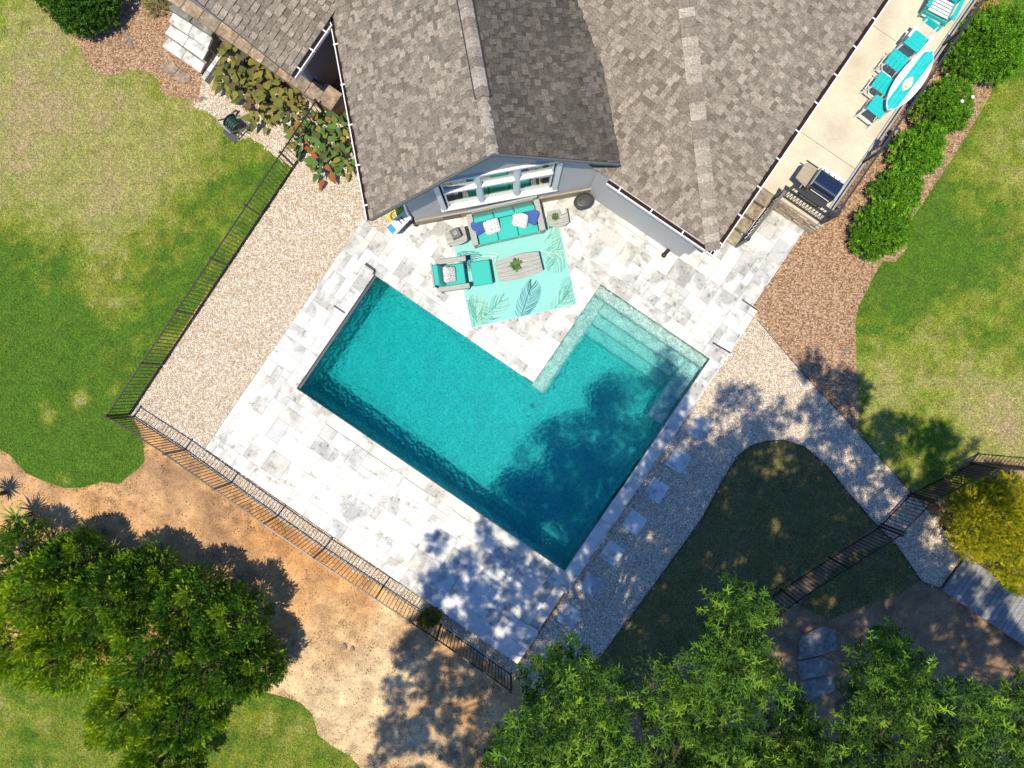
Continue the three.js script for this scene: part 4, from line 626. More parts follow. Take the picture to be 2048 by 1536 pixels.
// surfboard table and its seats
const tealM = mat([0.012, 0.66, 0.66], { roughness: 0.45, map: sized(woodTex, 0.8) }), whiteP = mat([0.8, 0.82, 0.84], { roughness: 0.45 });
{
  const c = P(1821, 160, TH + 0.95), ang = Math.atan2(0.796, 0.605), o = thing('surfboard_table', 'surfboard-shaped bar table, white with a turquoise plank stripe and oval emblem', 'table', [c[0], TH, c[1]], ang);
  const Lh = 0.94, Wd = 0.31, hw = (x) => Wd * Math.pow(Math.max(0, 1 - Math.pow(Math.abs(x) / Lh, 2.3)), 0.72), outline = [], N = 40;
  for (let i = 0; i <= N; i++) { const x = -Lh + 2 * Lh * i / N; outline.push(new THREE.Vector2(x, hw(x))); } for (let i = N - 1; i > 0; i--) { const x = -Lh + 2 * Lh * i / N; outline.push(new THREE.Vector2(x, -hw(x))); }
  part(o, 'top', new THREE.ExtrudeGeometry(new THREE.Shape(outline), { depth: 0.035, bevelEnabled: true, bevelSize: 0.012, bevelThickness: 0.01, bevelSegments: 2 }).rotateX(-PI / 2), whiteP, [0, 0.9, 0]);
  const bw = 0.102; for (let k = 0; k < 3; k++) { const z0 = -0.156 + k * (bw + 0.003), p = []; for (let i = 0; i <= 30; i++) { const x = -Lh + 0.012 + (2 * Lh - 0.024) * i / 30, h = hw(x) - 0.004; if (h > Math.max(z0, -z0 - bw) + 0.004) p.push([x, Math.min(z0 + bw, h)]); } const q = []; for (let i = 30; i >= 0; i--) { const x = -Lh + 0.012 + (2 * Lh - 0.024) * i / 30, h = hw(x) - 0.004; if (h > Math.max(z0, -z0 - bw) + 0.004) q.push([x, Math.max(z0, -h)]); } part(o, 'plank', prism([...p, ...q], 0.93, 0.952, 0.003), tealM); }
  // oval emblem: white leaf shape, yellow flower, grey script
  const cv = document.createElement('canvas'); cv.width = 512; cv.height = 256; const x = cv.getContext('2d'); x.fillStyle = '#eef2f4'; x.fillRect(0, 0, 512, 256); x.strokeStyle = '#4a5a66'; x.lineWidth = 5; x.beginPath(); x.moveTo(6, 128); x.quadraticCurveTo(256, -104, 506, 128); x.quadraticCurveTo(256, 360, 6, 128); x.stroke();
  x.fillStyle = '#f2c615'; for (let k = 0; k < 9; k++) { x.save(); x.translate(150, 136); x.rotate(k * 2 * PI / 9); x.beginPath(); x.ellipse(0, -34, 14, 30, 0, 0, 7); x.fill(); x.restore(); } x.fillStyle = '#e0960c'; x.beginPath(); x.arc(150, 136, 20, 0, 7); x.fill(); x.strokeStyle = '#8fa3ad'; x.lineWidth = 11; x.beginPath(); for (let k = 0; k < 4; k++) { x.moveTo(245 + k * 42, 90); x.bezierCurveTo(290 + k * 42, 60, 225 + k * 42, 130, 270 + k * 42, 110); x.moveTo(250 + k * 34, 170); x.bezierCurveTo(290 + k * 34, 140, 236 + k * 34, 200, 276 + k * 34, 160); } x.stroke();
  const t = new THREE.CanvasTexture(cv); t.colorSpace = THREE.SRGBColorSpace; const es = new THREE.Shape(); es.moveTo(-0.2, 0); es.quadraticCurveTo(0, 0.19, 0.2, 0); es.quadraticCurveTo(0, -0.19, -0.2, 0); const eg = new THREE.ShapeGeometry(es, 20); { const p = eg.attributes.position, uv = eg.attributes.uv; for (let i = 0; i < p.count; i++) uv.setXY(i, (p.getX(i) + 0.2) / 0.4, (p.getY(i) + 0.1) / 0.2); } part(o, 'emblem', eg.rotateX(-PI / 2), mat([1, 1, 1], { map: t, roughness: 0.4 }), [-0.12, 0.9555, 0], null, [1.15, 1, 1.15]);
  for (const sx of [-0.55, 0.55]) for (const sz of [-0.16, 0.16]) part(o, 'leg', box(0.06, 0.9, 0.06), whiteP, [sx, 0.45, sz]); part(o, 'stretcher', box(1.1, 0.05, 0.05), whiteP, [0, 0.25, 0]);
  // seats
  const stool = (e, s, turn, label, back) => {
    const p = P(e, s, TH + 0.66), b = thing('bar_stool', label, 'stool', [p[0], TH, p[1]], turn, 'turquoise seats round the surfboard table');
    for (let k = 0; k < 4; k++) part(b, 'seat_slat', rbox(0.113, 0.025, 0.46, 0.008), tealM, [-0.174 + k * 0.116, 0.665, 0]);
    part(b, 'seat_frame', join([at(unit, 0, 0.63, 0.2, 0, 0, 0, 0.44, 0.04, 0.03), at(unit, 0, 0.63, -0.2, 0, 0, 0, 0.44, 0.04, 0.03)]), whiteP);
    for (const sx of [-1, 1]) for (const sz of [-1, 1]) beam(b, 'leg', new V3(sx * 0.18, 0.64, sz * 0.19), new V3(sx * 0.27, 0, sz * 0.25), 0.045, 0.035, whiteP);
    for (const sx of [-1, 1]) beam(b, 'foot_rail', new V3(sx * 0.24, 0.25, -0.22), new V3(sx * 0.24, 0.25, 0.22), 0.03, 0.04, whiteP); for (const sz of [-1, 1]) { beam(b, 'foot_rail', new V3(-0.24, 0.3, sz * 0.22), new V3(0.24, 0.3, sz * 0.22), 0.03, 0.04, whiteP); beam(b, 'armrest', new V3(-0.26, 0.6, sz * 0.25), new V3(-0.1, 0.35, sz * 0.25), 0.02, 0.03, whiteP); }
    if (back) { for (const sz of [-1, 1]) beam(b, 'back_post', new V3(-0.21, 0.62, sz * 0.17), new V3(-0.33, 1.06, sz * 0.17), 0.04, 0.03, whiteP); part(b, 'backrest', rbox(0.03, 0.17, 0.5, 0.012), tealM, [-0.33, 1.03, 0], [0, 0, 0.35]); for (const sz of [-1, 1]) part(b, 'armrest', box(0.4, 0.02, 0.06), whiteP, [-0.04, 0.86, sz * 0.25]); }
  };
  const across = ang - PI / 2;                                       // facing the table from the house side
  stool(1767, 167, across, 'lower of the two turquoise stools on the house side of the surfboard table'); stool(1794, 121, across, 'upper of the two turquoise stools on the house side of the surfboard table');
  stool(1757, 213, ang, 'turquoise bar chair at the grill end of the surfboard table', false); stool(1832, 82, ang + PI, 'turquoise bar chair with backrest at the far end of the surfboard table', true);
}
{ // slatted lounge chair at the top edge
  const p = P(1884, 12, TH + 0.4), o = thing('lounge_chair', 'turquoise and white slatted lounge chair at the upper end of the terrace', 'chair', [p[0], TH, p[1]], UANG + 0.12);
  for (let k = 0; k < 5; k++) part(o, 'seat_slat', rbox(0.56, 0.025, 0.06, 0.008), whiteP, [0, 0.36 - k * 0.012 + 0.02, 0.2 - k * 0.1], [0.1, 0, 0]);
  for (const sx of [-1, 1]) { part(o, 'armrest', rbox(0.1, 0.03, 0.75, 0.01), tealM, [sx * 0.36, 0.58, -0.05]); part(o, 'leg', box(0.05, 0.58, 0.08), tealM, [sx * 0.33, 0.29, 0.24]); part(o, 'leg', box(0.05, 0.56, 0.08), tealM, [sx * 0.33, 0.28, -0.36]); part(o, 'side_rail', box(0.03, 0.1, 0.78), tealM, [sx * 0.295, 0.31, -0.08]); }
  part(o, 'front_apron', box(0.6, 0.1, 0.03), tealM, [0, 0.32, 0.3]); for (let k = 0; k < 5; k++) part(o, 'back_slat', rbox(0.1, 0.8, 0.025, 0.008), tealM, [-0.22 + k * 0.11, 0.72, -0.42], [-0.35, 0, 0]);
}

// ---------------------------------------------------------------- patio furniture by the pool
const FA = 12.6 * PI / 180, fabricB = tex(256, (x, y) => 0.5 + 0.25 * Math.sin(x * 2 * PI * 40) + 0.25 * Math.sin(y * 2 * PI * 40), false);
const cushM = mat([0.04, 0.45, 0.4], { roughness: 0.85, bumpMap: sized(fabricB, 0.2), bumpScale: 0.001, sheen: 0.3, sheenColor: C(0.5, 0.9, 0.85) }), greyW = mat([0.5, 0.5, 0.485], { roughness: 0.6, map: sized(woodTex, 0.7) });
function pillowGeo(w, h, t) {                                       // square cushion: thick in the middle, pinched at corners
  const g = new THREE.SphereGeometry(1, 22, 16), p = g.attributes.position, uv = g.attributes.uv;
  for (let i = 0; i < p.count; i++) { const x = p.getX(i), y = p.getY(i), z = p.getZ(i), sq = (a, b) => Math.sign(a) * Math.pow(Math.abs(a), 0.45); const X = sq(x), Z = sq(z), k = Math.pow(Math.max(0, 1 - Math.pow(Math.max(Math.abs(X), Math.abs(Z)), 3.5)), 0.5); p.setXYZ(i, X * w / 2 * (1 - 0.05 * (1 - Math.abs(Z))), Math.sign(y) * Math.min(1, Math.abs(y) * 1.5) * t / 2 * (0.12 + 0.88 * k), Z * h / 2 * (1 - 0.05 * (1 - Math.abs(X)))); uv.setXY(i, X * w / 2, Z * h / 2); }
  g.computeVertexNormals(); return g;
}
const puff = (w, h, d, r) => { const g = new RoundedBoxGeometry(w, h, d, 4, r), p = g.attributes.position; for (let i = 0; i < p.count; i++) { const x = p.getX(i) / w * 2, z = p.getZ(i) / d * 2; if (p.getY(i) > 0) p.setY(i, p.getY(i) + 0.022 * (1 - x * x) * (1 - z * z)); } g.computeVertexNormals(); return g; };
// rug with palm fronds
{
  const c0 = [[906, 494], [1118, 449], [1150, 599], [944, 646]].map(([e, s]) => P(e, s)), cx = (c0[0][0] + c0[1][0] + c0[2][0] + c0[3][0]) / 4, cz = (c0[0][1] + c0[1][1] + c0[2][1] + c0[3][1]) / 4;
  const W = 2.98, D = 2.42, cv = document.createElement('canvas'); cv.width = 1024; cv.height = 832; const x = cv.getContext('2d'); x.fillStyle = '#8ac8c4'; x.fillRect(0, 0, 1024, 832);
  for (let i = 0; i < 900; i++) { x.fillStyle = i % 2 ? 'rgba(125,190,186,0.25)' : 'rgba(96,170,166,0.2)'; x.fillRect(rr(0, 1024), rr(0, 832), rr(10, 90), 2); }
  const frond = (bx, by, tx, ty, n, len, cols, spread) => { x.lineCap = 'round'; const dx = tx - bx, dy = ty - by, a0 = Math.atan2(dy, dx); for (let i = 0; i < n; i++) { const t = i / n, px = bx + dx * t + 30 * Math.sin(t * 3), py = by + dy * t, l = len * (0.35 + 0.9 * Math.sin(PI * (0.15 + 0.8 * t))); for (const s of [-1, 1]) { x.strokeStyle = pick(cols, rnd()); x.lineWidth = rr(2, 5.5); const a = a0 + s * (spread - 0.5 * t) + rr(-0.08, 0.08); x.beginPath(); x.moveTo(px, py); x.quadraticCurveTo(px + Math.cos(a) * l * 0.5, py + Math.sin(a) * l * 0.5, px + Math.cos(a - s * 0.3) * l, py + Math.sin(a - s * 0.3) * l); x.stroke(); } } x.strokeStyle = cols[0]; x.lineWidth = 5; x.beginPath(); x.moveTo(bx, by); x.lineTo(tx, ty); x.stroke(); };
  const dk = ['#1f5266', '#2f6a7c', '#437f88', '#1b485c'], md = ['#3f8a7d', '#5c9d89', '#8ab89c', '#b0d0b2', '#4f9080'], pale = ['#c8dcd0', '#9cc4b0', '#5f9c8a'];
  frond(470, 850, 640, 560, 26, 120, dk, 1.15); frond(60, 800, 330, 640, 22, 130, md, 1.1); frond(0, 560, 120, 760, 18, 130, md, 1.1); frond(20, 840, 60, 620, 16, 150, md, 0.9); frond(1040, 560, 960, 760, 20, 150, md, 1.1); frond(780, 850, 980, 700, 18, 110, md, 1.1); frond(1040, 150, 880, 420, 22, 150, md, 1.1); frond(800, 260, 960, 330, 12, 90, pale, 1); frond(1000, 0, 900, 160, 14, 110, md, 1.1); frond(20, 110, 110, 190, 14, 120, dk, 1.1); frond(300, 230, 200, 330, 14, 110, md, 1.0); frond(400, 200, 250, 250, 12, 100, pale, 1.0); frond(150, 300, 60, 200, 12, 90, dk, 1);
  const t = new THREE.CanvasTexture(cv); t.colorSpace = THREE.SRGBColorSpace; t.magFilter = THREE.LinearFilter;
  const rug = thing('outdoor_rug', 'pale turquoise outdoor rug printed with palm fronds under the seating', 'rug', [cx, 0.003, cz], FA);
  part(rug, 'pile', (() => { const g = new THREE.PlaneGeometry(W, D, 30, 24).rotateX(-PI / 2), p = g.attributes.position; for (let i = 0; i < p.count; i++) p.setY(i, 0.009 + 0.003 * fbm(p.getX(i) * 2 + 9, p.getZ(i) * 2 + 9, 0, 2, 5)); g.computeVertexNormals(); return g; })(), mat([1, 1, 1], { map: t, roughness: 0.95, bumpMap: sized(fabricB, 0.06, 0.06), bumpScale: 0.001 }));
  for (const [w, d, x0, z0] of [[W, 0.012, 0, D / 2], [W, 0.012, 0, -D / 2], [0.012, D - 0.012, W / 2, 0], [0.012, D - 0.012, -W / 2, 0]]) part(rug, 'hem', box(w, 0.01, d), mat([0.3, 0.68, 0.66], { roughness: 0.9 }), [x0, 0.006, z0]);
}
const printTex = tex(512, (x, y) => { const [a, b, id] = voronoi(x * 14, y * 14, 14, 211), n = fbm(x * 30, y * 30, 30, 2, 215); return a < 0.3 + 0.16 * (n - 0.5) && id > 0.3 ? (id > 0.75 ? [0.68, 0.55, 0.48] : id > 0.5 ? [0.45, 0.5, 0.55] : [0.75, 0.68, 0.64]) : [0.95, 0.94, 0.93]; });
const pillowW = mat([0.88, 0.87, 0.86], { map: sized(printTex, 0.6), roughness: 0.9 }), pillowB = mat([0.055, 0.11, 0.36], { roughness: 0.85 }), pgeo = pillowGeo(0.46, 0.46, 0.15);
function pillow(e, s, h, m, rot, label) { const p = P(e, s, h), o = solo('throw_pillow', pgeo, m, label, 'pillow', 'throw pillows on the patio seats'); o.position.set(p[0], h, p[1]); o.rotation.set(...rot); }
{
  const c = P(1012, 447.5, 0.35), o = thing('sofa', 'three-seat outdoor sofa with turquoise cushions and grey slatted frame', 'sofa', [c[0], 0.014, c[1] + 0.02], FA);
  const W = 2.02, D = 0.86; part(o, 'base', box(W - 0.2, 0.1, D - 0.08), greyW, [0, 0.22, 0.02]); part(o, 'front_rail', box(W - 0.28, 0.1, 0.03), greyW, [0, 0.3, D / 2 - 0.03]);
  for (const s of [-1, 1]) {
    const a = part(o, 'arm', rbox(0.16, 0.035, D, 0.01), greyW, [s * (W / 2 - 0.08), 0.6, 0]); for (let k = 0; k < 5; k++) part(a, 'arm_slat', box(0.025, 0.085, D - 0.1), greyW, [s * 0.02, -0.08 - k * 0.095, 0]);
    for (const z of [-1, 1]) part(o, 'leg', box(0.09, 0.6, 0.06), greyW, [s * (W / 2 - 0.08), 0.3, z * (D / 2 - 0.06)]);
  }
  part(o, 'back_rail', rbox(W - 0.1, 0.05, 0.06, 0.012), greyW, [0, 0.82, -D / 2 - 0.02]); for (let k = 0; k < 4; k++) part(o, 'back_slat', box(W - 0.3, 0.1, 0.022), greyW, [0, 0.38 + k * 0.115, -D / 2 + 0.02], [-0.1, 0, 0]); for (const s of [-1, 1]) part(o, 'back_post', box(0.06, 0.56, 0.05), greyW, [s * (W / 2 - 0.1), 0.55, -D / 2 - 0.01], [-0.06, 0, 0]);
  const cw = (W - 0.34) / 3; for (let k = -1; k <= 1; k++) { part(o, 'seat_cushion', puff(cw - 0.012, 0.15, D - 0.14, 0.035), cushM, [k * cw, 0.355, 0.05]); part(o, 'back_cushion', puff(cw - 0.014, 0.14, 0.44, 0.04), cushM, [k * cw, 0.6, -D / 2 + 0.17], [-1.18 + PI + PI, 0, 0]); }
}
pillow(959, 453, 0.58, pillowB, [0.75, 0.35, -0.5], 'plain blue pillow at the left end of the sofa'); pillow(984, 453, 0.56, pillowW, [0.8, 0.25, -0.25], 'white printed pillow leaning on the left blue pillow'); pillow(1040, 440, 0.58, pillowW, [0.8, -0.1, 0.3], 'white printed pillow leaning on the right blue pillow'); pillow(1062, 432, 0.6, pillowB, [0.75, -0.2, 0.5], 'plain blue pillow at the right end of the sofa');
function plankTop(o, W, D, y, n, bulge, m, across = false) {         // boat-shaped plank top
  for (let k = 0; k < n; k++) {
    const z0 = -D / 2 + D * k / n + 0.002, z1 = -D / 2 + D * (k + 1) / n - 0.002, p = [], N = 14, edge = (x) => 1 - bulge * (2 * x / W) ** 2;
    for (let i = 0; i <= N; i++) { const x = -W / 2 + W * i / N; p.push([x, z1 * edge(x)]); } for (let i = N; i >= 0; i--) { const x = -W / 2 + W * i / N; p.push([x, z0 * edge(x)]); }
    const g = prism(p, y - 0.03, y, 0.004, null); if (across) g.rotateY(PI / 2); part(o, 'plank', g, m);
  }
}
{
  const c = P(1038, 533, 0.42), o = thing('coffee_table', 'grey boat-shaped plank coffee table on the rug', 'table', [c[0], 0.014, c[1]], FA + 0.02); plankTop(o, 1.22, 0.66, 0.43, 5, 0.2, greyW);
  for (const [x, z] of [[-0.48, 0.2], [0.48, 0.2], [-0.48, -0.2], [0.48, -0.2]]) part(o, 'leg', box(0.07, 0.4, 0.07), greyW, [x, 0.2, z]); part(o, 'apron', box(0.92, 0.07, 0.4), greyW, [0, 0.36, 0]); part(o, 'lower_shelf', box(0.9, 0.02, 0.4), greyW, [0, 0.14, 0]);
}
function sideTable(e, s, label, turn) { const c = P(e, s, 0.48), o = thing('side_table', label, 'table', [c[0], 0.002, c[1]], FA + turn); const sh = new THREE.Shape(); sh.moveTo(-0.28, -0.22); sh.lineTo(0.28, -0.22); sh.lineTo(0.28, 0.18); sh.quadraticCurveTo(0, 0.33, -0.28, 0.18); const pts = sh.getPoints(12).map((p) => [p.x, p.y]); for (let k = 0; k < 4; k++) { const p = tidy(clipBox(pts, -1, -0.22 + k * 0.125 + 0.002, 1, -0.22 + (k + 1) * 0.125 - 0.002)); if (p.length > 2) part(o, 'plank', prism(p, 0.45, 0.48, 0.004), greyW); } for (const [x, z] of [[-0.22, 0.14], [0.22, 0.14], [-0.22, -0.17], [0.22, -0.17]]) part(o, 'leg', box(0.055, 0.45, 0.055), greyW, [x, 0.225, z]); part(o, 'apron', box(0.44, 0.06, 0.3), greyW, [0, 0.42, -0.015]); return o; }
sideTable(912, 472, 'grey side table left of the sofa, carrying a dark square lantern', 0.02); sideTable(1116, 435, 'grey side table right of the sofa, carrying a small plant', -0.05);
{ // square lantern on the left table, with its glass sides and relief on the lid
  const c = P(911, 468, 0.6), o = thing('lantern', 'dark grey square metal lantern on the left side table', 'lantern', [c[0], 0.482, c[1]], FA + 0.25), m = mat([0.12, 0.125, 0.13], { roughness: 0.5, metalness: 0.3 });
  part(o, 'base', box(0.24, 0.03, 0.24), m, [0, 0.017, 0]); for (const [x, z] of [[-1, -1], [1, -1], [-1, 1], [1, 1]]) part(o, 'corner_post', box(0.025, 0.2, 0.025), m, [x * 0.105, 0.13, z * 0.105]); part(o, 'glass_box', box(0.19, 0.19, 0.19), new THREE.MeshPhysicalMaterial({ color: C(0.6, 0.62, 0.6), roughness: 0.1, transmission: 0.7, thickness: 0 }), [0, 0.13, 0]); part(o, 'candle', cyl(0.045, 0.045, 0.12, 16), mat([0.8, 0.6, 0.42], { roughness: 0.5 }), [0, 0.09, 0]);
  const l = part(o, 'lid', box(0.25, 0.025, 0.25), m, [0, 0.242, 0]); part(l, 'relief', new THREE.TorusGeometry(0.06, 0.012, 6, 4), mat([0.4, 0.4, 0.4], { roughness: 0.4 }), [0, 0.016, 0], [PI / 2, 0, PI / 4]); part(l, 'relief', new THREE.TorusGeometry(0.03, 0.01, 6, 14), mat([0.45, 0.45, 0.45], { roughness: 0.4 }), [0, 0.016, 0], [PI / 2, 0, 0]);
}
{ const c = P(1126, 423, 0.55), o = thing('candle_box', 'small grey and white square candle holder on the right side table', 'candle holder', [c[0], 0.482, c[1]], FA + 0.2); const m = mat([0.35, 0.36, 0.37], { roughness: 0.5 }); part(o, 'body', box(0.14, 0.11, 0.14), m, [0, 0.056, 0]); part(o, 'rim', new THREE.TorusGeometry(0.085, 0.014, 6, 4), mat([0.7, 0.7, 0.7]), [0, 0.112, 0], [PI / 2, 0, PI / 4]); part(o, 'candle', cyl(0.035, 0.035, 0.02, 14), mat([0.75, 0.74, 0.7]), [0, 0.121, 0]); }
{ // armchair and ottoman
  const c = P(903, 551, 0.35), o = thing('armchair', 'grey outdoor armchair with turquoise cushions facing the coffee table', 'chair', [c[0], 0.004, c[1]], FA - 0.08);
  const D = 0.86; part(o, 'base', box(0.76, 0.1, 0.62), greyW, [0, 0.22, 0]);
  for (const s of [-1, 1]) { const a = part(o, 'arm', rbox(0.84, 0.035, 0.13, 0.01), greyW, [0.04, 0.58, s * 0.37]); for (let k = 0; k < 4; k++) part(a, 'arm_slat', box(0.72, 0.085, 0.022), greyW, [-0.02, -0.08 - k * 0.1, s * 0.02]); for (const x of [-1, 1]) part(o, 'leg', box(0.06, 0.57, 0.08), greyW, [0.03 + x * 0.36, 0.285, s * 0.37]); }
  part(o, 'back_rail', rbox(0.05, 0.05, 0.66, 0.012), greyW, [-0.47, 0.82, 0]); for (let k = 0; k < 4; k++) part(o, 'back_slat', box(0.022, 0.1, 0.62), greyW, [-0.4 - k * 0.02, 0.4 + k * 0.115, 0], [0, 0, 0.18]);
  part(o, 'seat_cushion', puff(0.66, 0.15, 0.58, 0.035), cushM, [0.04, 0.355, 0]); part(o, 'back_cushion', puff(0.46, 0.15, 0.56, 0.045), cushM, [-0.31, 0.63, 0], [0, 0, -1.2]);
  const q = P(963, 546, 0.38), t = thing('ottoman', 'square turquoise ottoman between the armchair and the coffee table', 'ottoman', [q[0], 0.012, q[1]], FA - 0.06); part(t, 'frame', box(0.5, 0.08, 0.62), greyW, [0, 0.25, 0]); for (const [x, z] of [[-1, -1], [1, -1], [-1, 1], [1, 1]]) part(t, 'leg', box(0.05, 0.25, 0.05), greyW, [x * 0.22, 0.125, z * 0.27]); part(t, 'cushion', puff(0.53, 0.13, 0.66, 0.035), cushM, [0, 0.35, 0]);
}
pillow(899, 549, 0.6, pillowW, [0.1, 0.1, -0.85], 'white printed pillow on the armchair');
{ // black oval bin by the wall corner
  const c = P(1167, 404, 0.3), o = thing('deck_bin', 'black oval lidded bin in the wall corner of the patio', 'bin', [c[0], 0.002, c[1]], 0.35), m = mat([0.03, 0.032, 0.035], { roughness: 0.5 });
  const oval = (pts) => new THREE.LatheGeometry(pts.map((p) => new THREE.Vector2(...p)), 32); part(o, 'body', oval([[0.0, 0], [0.17, 0], [0.19, 0.02], [0.225, 0.36], [0.235, 0.38]]), m, null, null, [1.1, 1, 0.86]); const l = part(o, 'lid', oval([[0.255, 0.365], [0.262, 0.385], [0.25, 0.41], [0.2, 0.43], [0.19, 0.45], [0.165, 0.465], [0, 0.47]]), mat([0.05, 0.053, 0.057], { roughness: 0.42 }), null, null, [1.1, 1, 0.86]); part(l, 'lid_ring', new THREE.TorusGeometry(0.12, 0.008, 6, 30), m, [0, 0.468, 0], [PI / 2, 0, 0]);
}
// potted plants on the tables
const leafM2 = (r, g, b) => mat([r, g, b], { roughness: 0.85, transmission: 0.25, thickness: 0, side: THREE.DoubleSide });
function bladeGeo(len, wid, curve, seg = 5) { const pos = [], idx = []; for (let i = 0; i <= seg; i++) { const t = i / seg, w = wid * Math.sin(PI * Math.min(1, 0.12 + 0.88 * t)) * (t < 1 ? 1 : 0.02), y = len * (0.55 * t - curve * t * t), z = len * t * (0.85 + 0.1 * t); pos.push(-w, y + 0.25 * w, z, 0, y - 0.1 * w, z, w, y + 0.25 * w, z); if (i) { const a = (i - 1) * 3; idx.push(a, a + 1, a + 3, a + 1, a + 4, a + 3, a + 1, a + 2, a + 4, a + 2, a + 5, a + 4); } } const g = new THREE.BufferGeometry(); g.setAttribute('position', new THREE.Float32BufferAttribute(pos, 3)); g.setIndex(idx); g.computeVertexNormals(); return g; }
function pottedPlant(e, s, h, y, n, len, wid, label, cols) { const c = P(e, s, h), o = thing('potted_plant', label, 'plant', [c[0], y, c[1]]); part(o, 'pot', new THREE.LatheGeometry([[0, 0.002], [0.05, 0.002], [0.07, 0.1], [0.06, 0.1], [0.055, 0.085], [0, 0.085]].map((p) => new THREE.Vector2(...p)), 20), mat([0.35, 0.34, 0.33], { roughness: 0.6 })); const ms = cols.map((c) => leafM2(...c)), gs = [bladeGeo(len, wid, 0.25), bladeGeo(len * 0.85, wid, 0.1), bladeGeo(len * 0.65, wid * 0.9, -0.3)]; for (let i = 0; i < n; i++) { const ring = i / n, g = gs[ring < 0.45 ? 0 : ring < 0.75 ? 1 : 2]; part(o, 'leaf', g, ms[i % ms.length], [0, 0.09, 0], [0, i * 2.4 + rr(-0.2, 0.2), 0], [1, 1, 1].map(() => rr(0.85, 1.12))); } }
pottedPlant(1031, 531, 0.52, 0.445, 22, 0.21, 0.035, 'spiky green agave-like plant on the coffee table', [[0.1, 0.22, 0.035], [0.06, 0.15, 0.02], [0.14, 0.28, 0.06]]);
pottedPlant(1110, 434, 0.56, 0.482, 46, 0.13, 0.014, 'small bushy green potted plant on the right side table', [[0.07, 0.19, 0.03], [0.05, 0.13, 0.02], [0.1, 0.24, 0.05]]);
// boards and floats kept under the eave
{
  const c = wing(-0.5, 0, -0.1), o = thing('paddle_board', 'white and blue paddle board stored under the left eave', 'paddle board', [c.x, -0.02, c.z], WA + 0.55); const sh = new THREE.Shape(); sh.moveTo(-0.36, -0.06); sh.quadraticCurveTo(-0.42, 0.1, -0.3, 0.16); sh.lineTo(0.3, 0.14); sh.quadraticCurveTo(0.42, 0.05, 0.3, -0.1); sh.lineTo(-0.25, -0.14); const ex = (d) => ({ depth: d, bevelEnabled: true, bevelSize: 0.02, bevelThickness: 0.02, bevelSegments: 2 });
  part(o, 'board', new THREE.ExtrudeGeometry(sh, ex(0.06)).rotateX(-PI / 2), mat([0.8, 0.82, 0.82], { roughness: 0.4 }), [0, 0.5, 0.15]); part(o, 'stripe', box(0.16, 0.012, 0.24), mat([0.02, 0.28, 0.5], { roughness: 0.4 }), [-0.28, 0.59, 0.13]); part(o, 'fin_strap', box(0.03, 0.012, 0.16), darkM, [0.02, 0.59, 0.14]); part(o, 'fin_strap', box(0.03, 0.012, 0.16), darkM, [0.12, 0.59, 0.14]); part(o, 'stand', box(0.5, 0.5, 0.06), greyW, [0, 0.25, 0.12]);
  const r = P(789, 430, 0.15); const ring = solo('pool_ring', new THREE.TorusGeometry(0.17, 0.05, 12, 30).rotateX(PI / 2), mat([0.75, 0.52, 0.04], { roughness: 0.4 }), 'yellow inflatable ring on the gravel under the left eave', 'float'); ring.position.set(r[0], 0.04, r[1]);
  const f = P(805, 420, 0.2), fl = thing('pool_float', 'lime green inflatable float under the left eave', 'float', [f[0], 0, f[1]], 0.6); part(fl, 'tube', rbox(0.42, 0.12, 0.16, 0.05, 4), mat([0.2, 0.62, 0.03], { roughness: 0.35 }), [0, 0.08, 0]); part(fl, 'tube', rbox(0.36, 0.12, 0.13, 0.05, 4), mat([0.25, 0.7, 0.05], { roughness: 0.35 }), [0.03, 0.085, 0.15]);
}

// ---------------------------------------------------------------- fences, steps, stepping stones, boardwalk, small things in the yard
const fenceM = mat([0.022, 0.02, 0.02], { roughness: 0.38, metalness: 0.3 });
function fence(label, path, opts = {}) {
  const o = thing('metal_fence', label, 'fence'), Hf = 1.2, pts = path.map(([e, s]) => G(e, s));
  const post = (p) => { part(o, 'post', box(0.05, Hf + 0.06, 0.05), fenceM, [p.x, p.y + Hf / 2 + 0.03, p.z], [0, opts.turn ?? UANG, 0]); part(o, 'post_cap', box(0.065, 0.025, 0.065), fenceM, [p.x, p.y + Hf + 0.072, p.z], [0, opts.turn ?? UANG, 0]); };
  post(pts[0]);
  for (let i = 0; i + 1 < pts.length; i++) {
    const A = pts[i], B = pts[i + 1], L = A.distanceTo(B), n = Math.max(1, Math.round(L / 1.8)), up = (p, y) => p.clone().add(new V3(0, y, 0));
    for (let k = 0; k < n; k++) {
      const a = A.clone().lerp(B, k / n), b = A.clone().lerp(B, (k + 1) / n); a.y = hgt(a.x, a.z); b.y = hgt(b.x, b.z); post(b); for (const y of [0.12, Hf]) beam(o, 'rail', up(a, y), up(b, y), 0.03, 0.03, fenceM);
      const m = Math.round(a.distanceTo(b) / 0.108), g = box(0.016, Hf - 0.06, 0.016); for (let j = 1; j < m; j++) { const q = a.clone().lerp(b, j / m); part(o, 'picket', g, fenceM, [q.x, q.y + Hf / 2 + 0.03, q.z], [0, opts.turn ?? UANG, 0]); }
    }
  }
}
fence('black metal picket fence between the left lawn and the gravel bed', [[262, 828], [590, 334], [655, 236]]);
fence('black metal picket fence along the lower edge of the pool deck above the bare soil', [[269, 833], [371, 899], [650, 1096], [882, 1248], [1022, 1346]]);
fence('black metal fence in the tree shade left of the garden gate', [[1480, 1238], [1560, 1178], [1757, 1052]], { turn: 0.7 });
fence('black metal gate panel across the gravel path', [[1761, 1047], [1815, 990]], { turn: 0.8 });
fence('black metal fence on the right lawn behind the yellow-green shrub', [[1820, 986], [1941, 926], [2080, 938]], { turn: 0.5 });
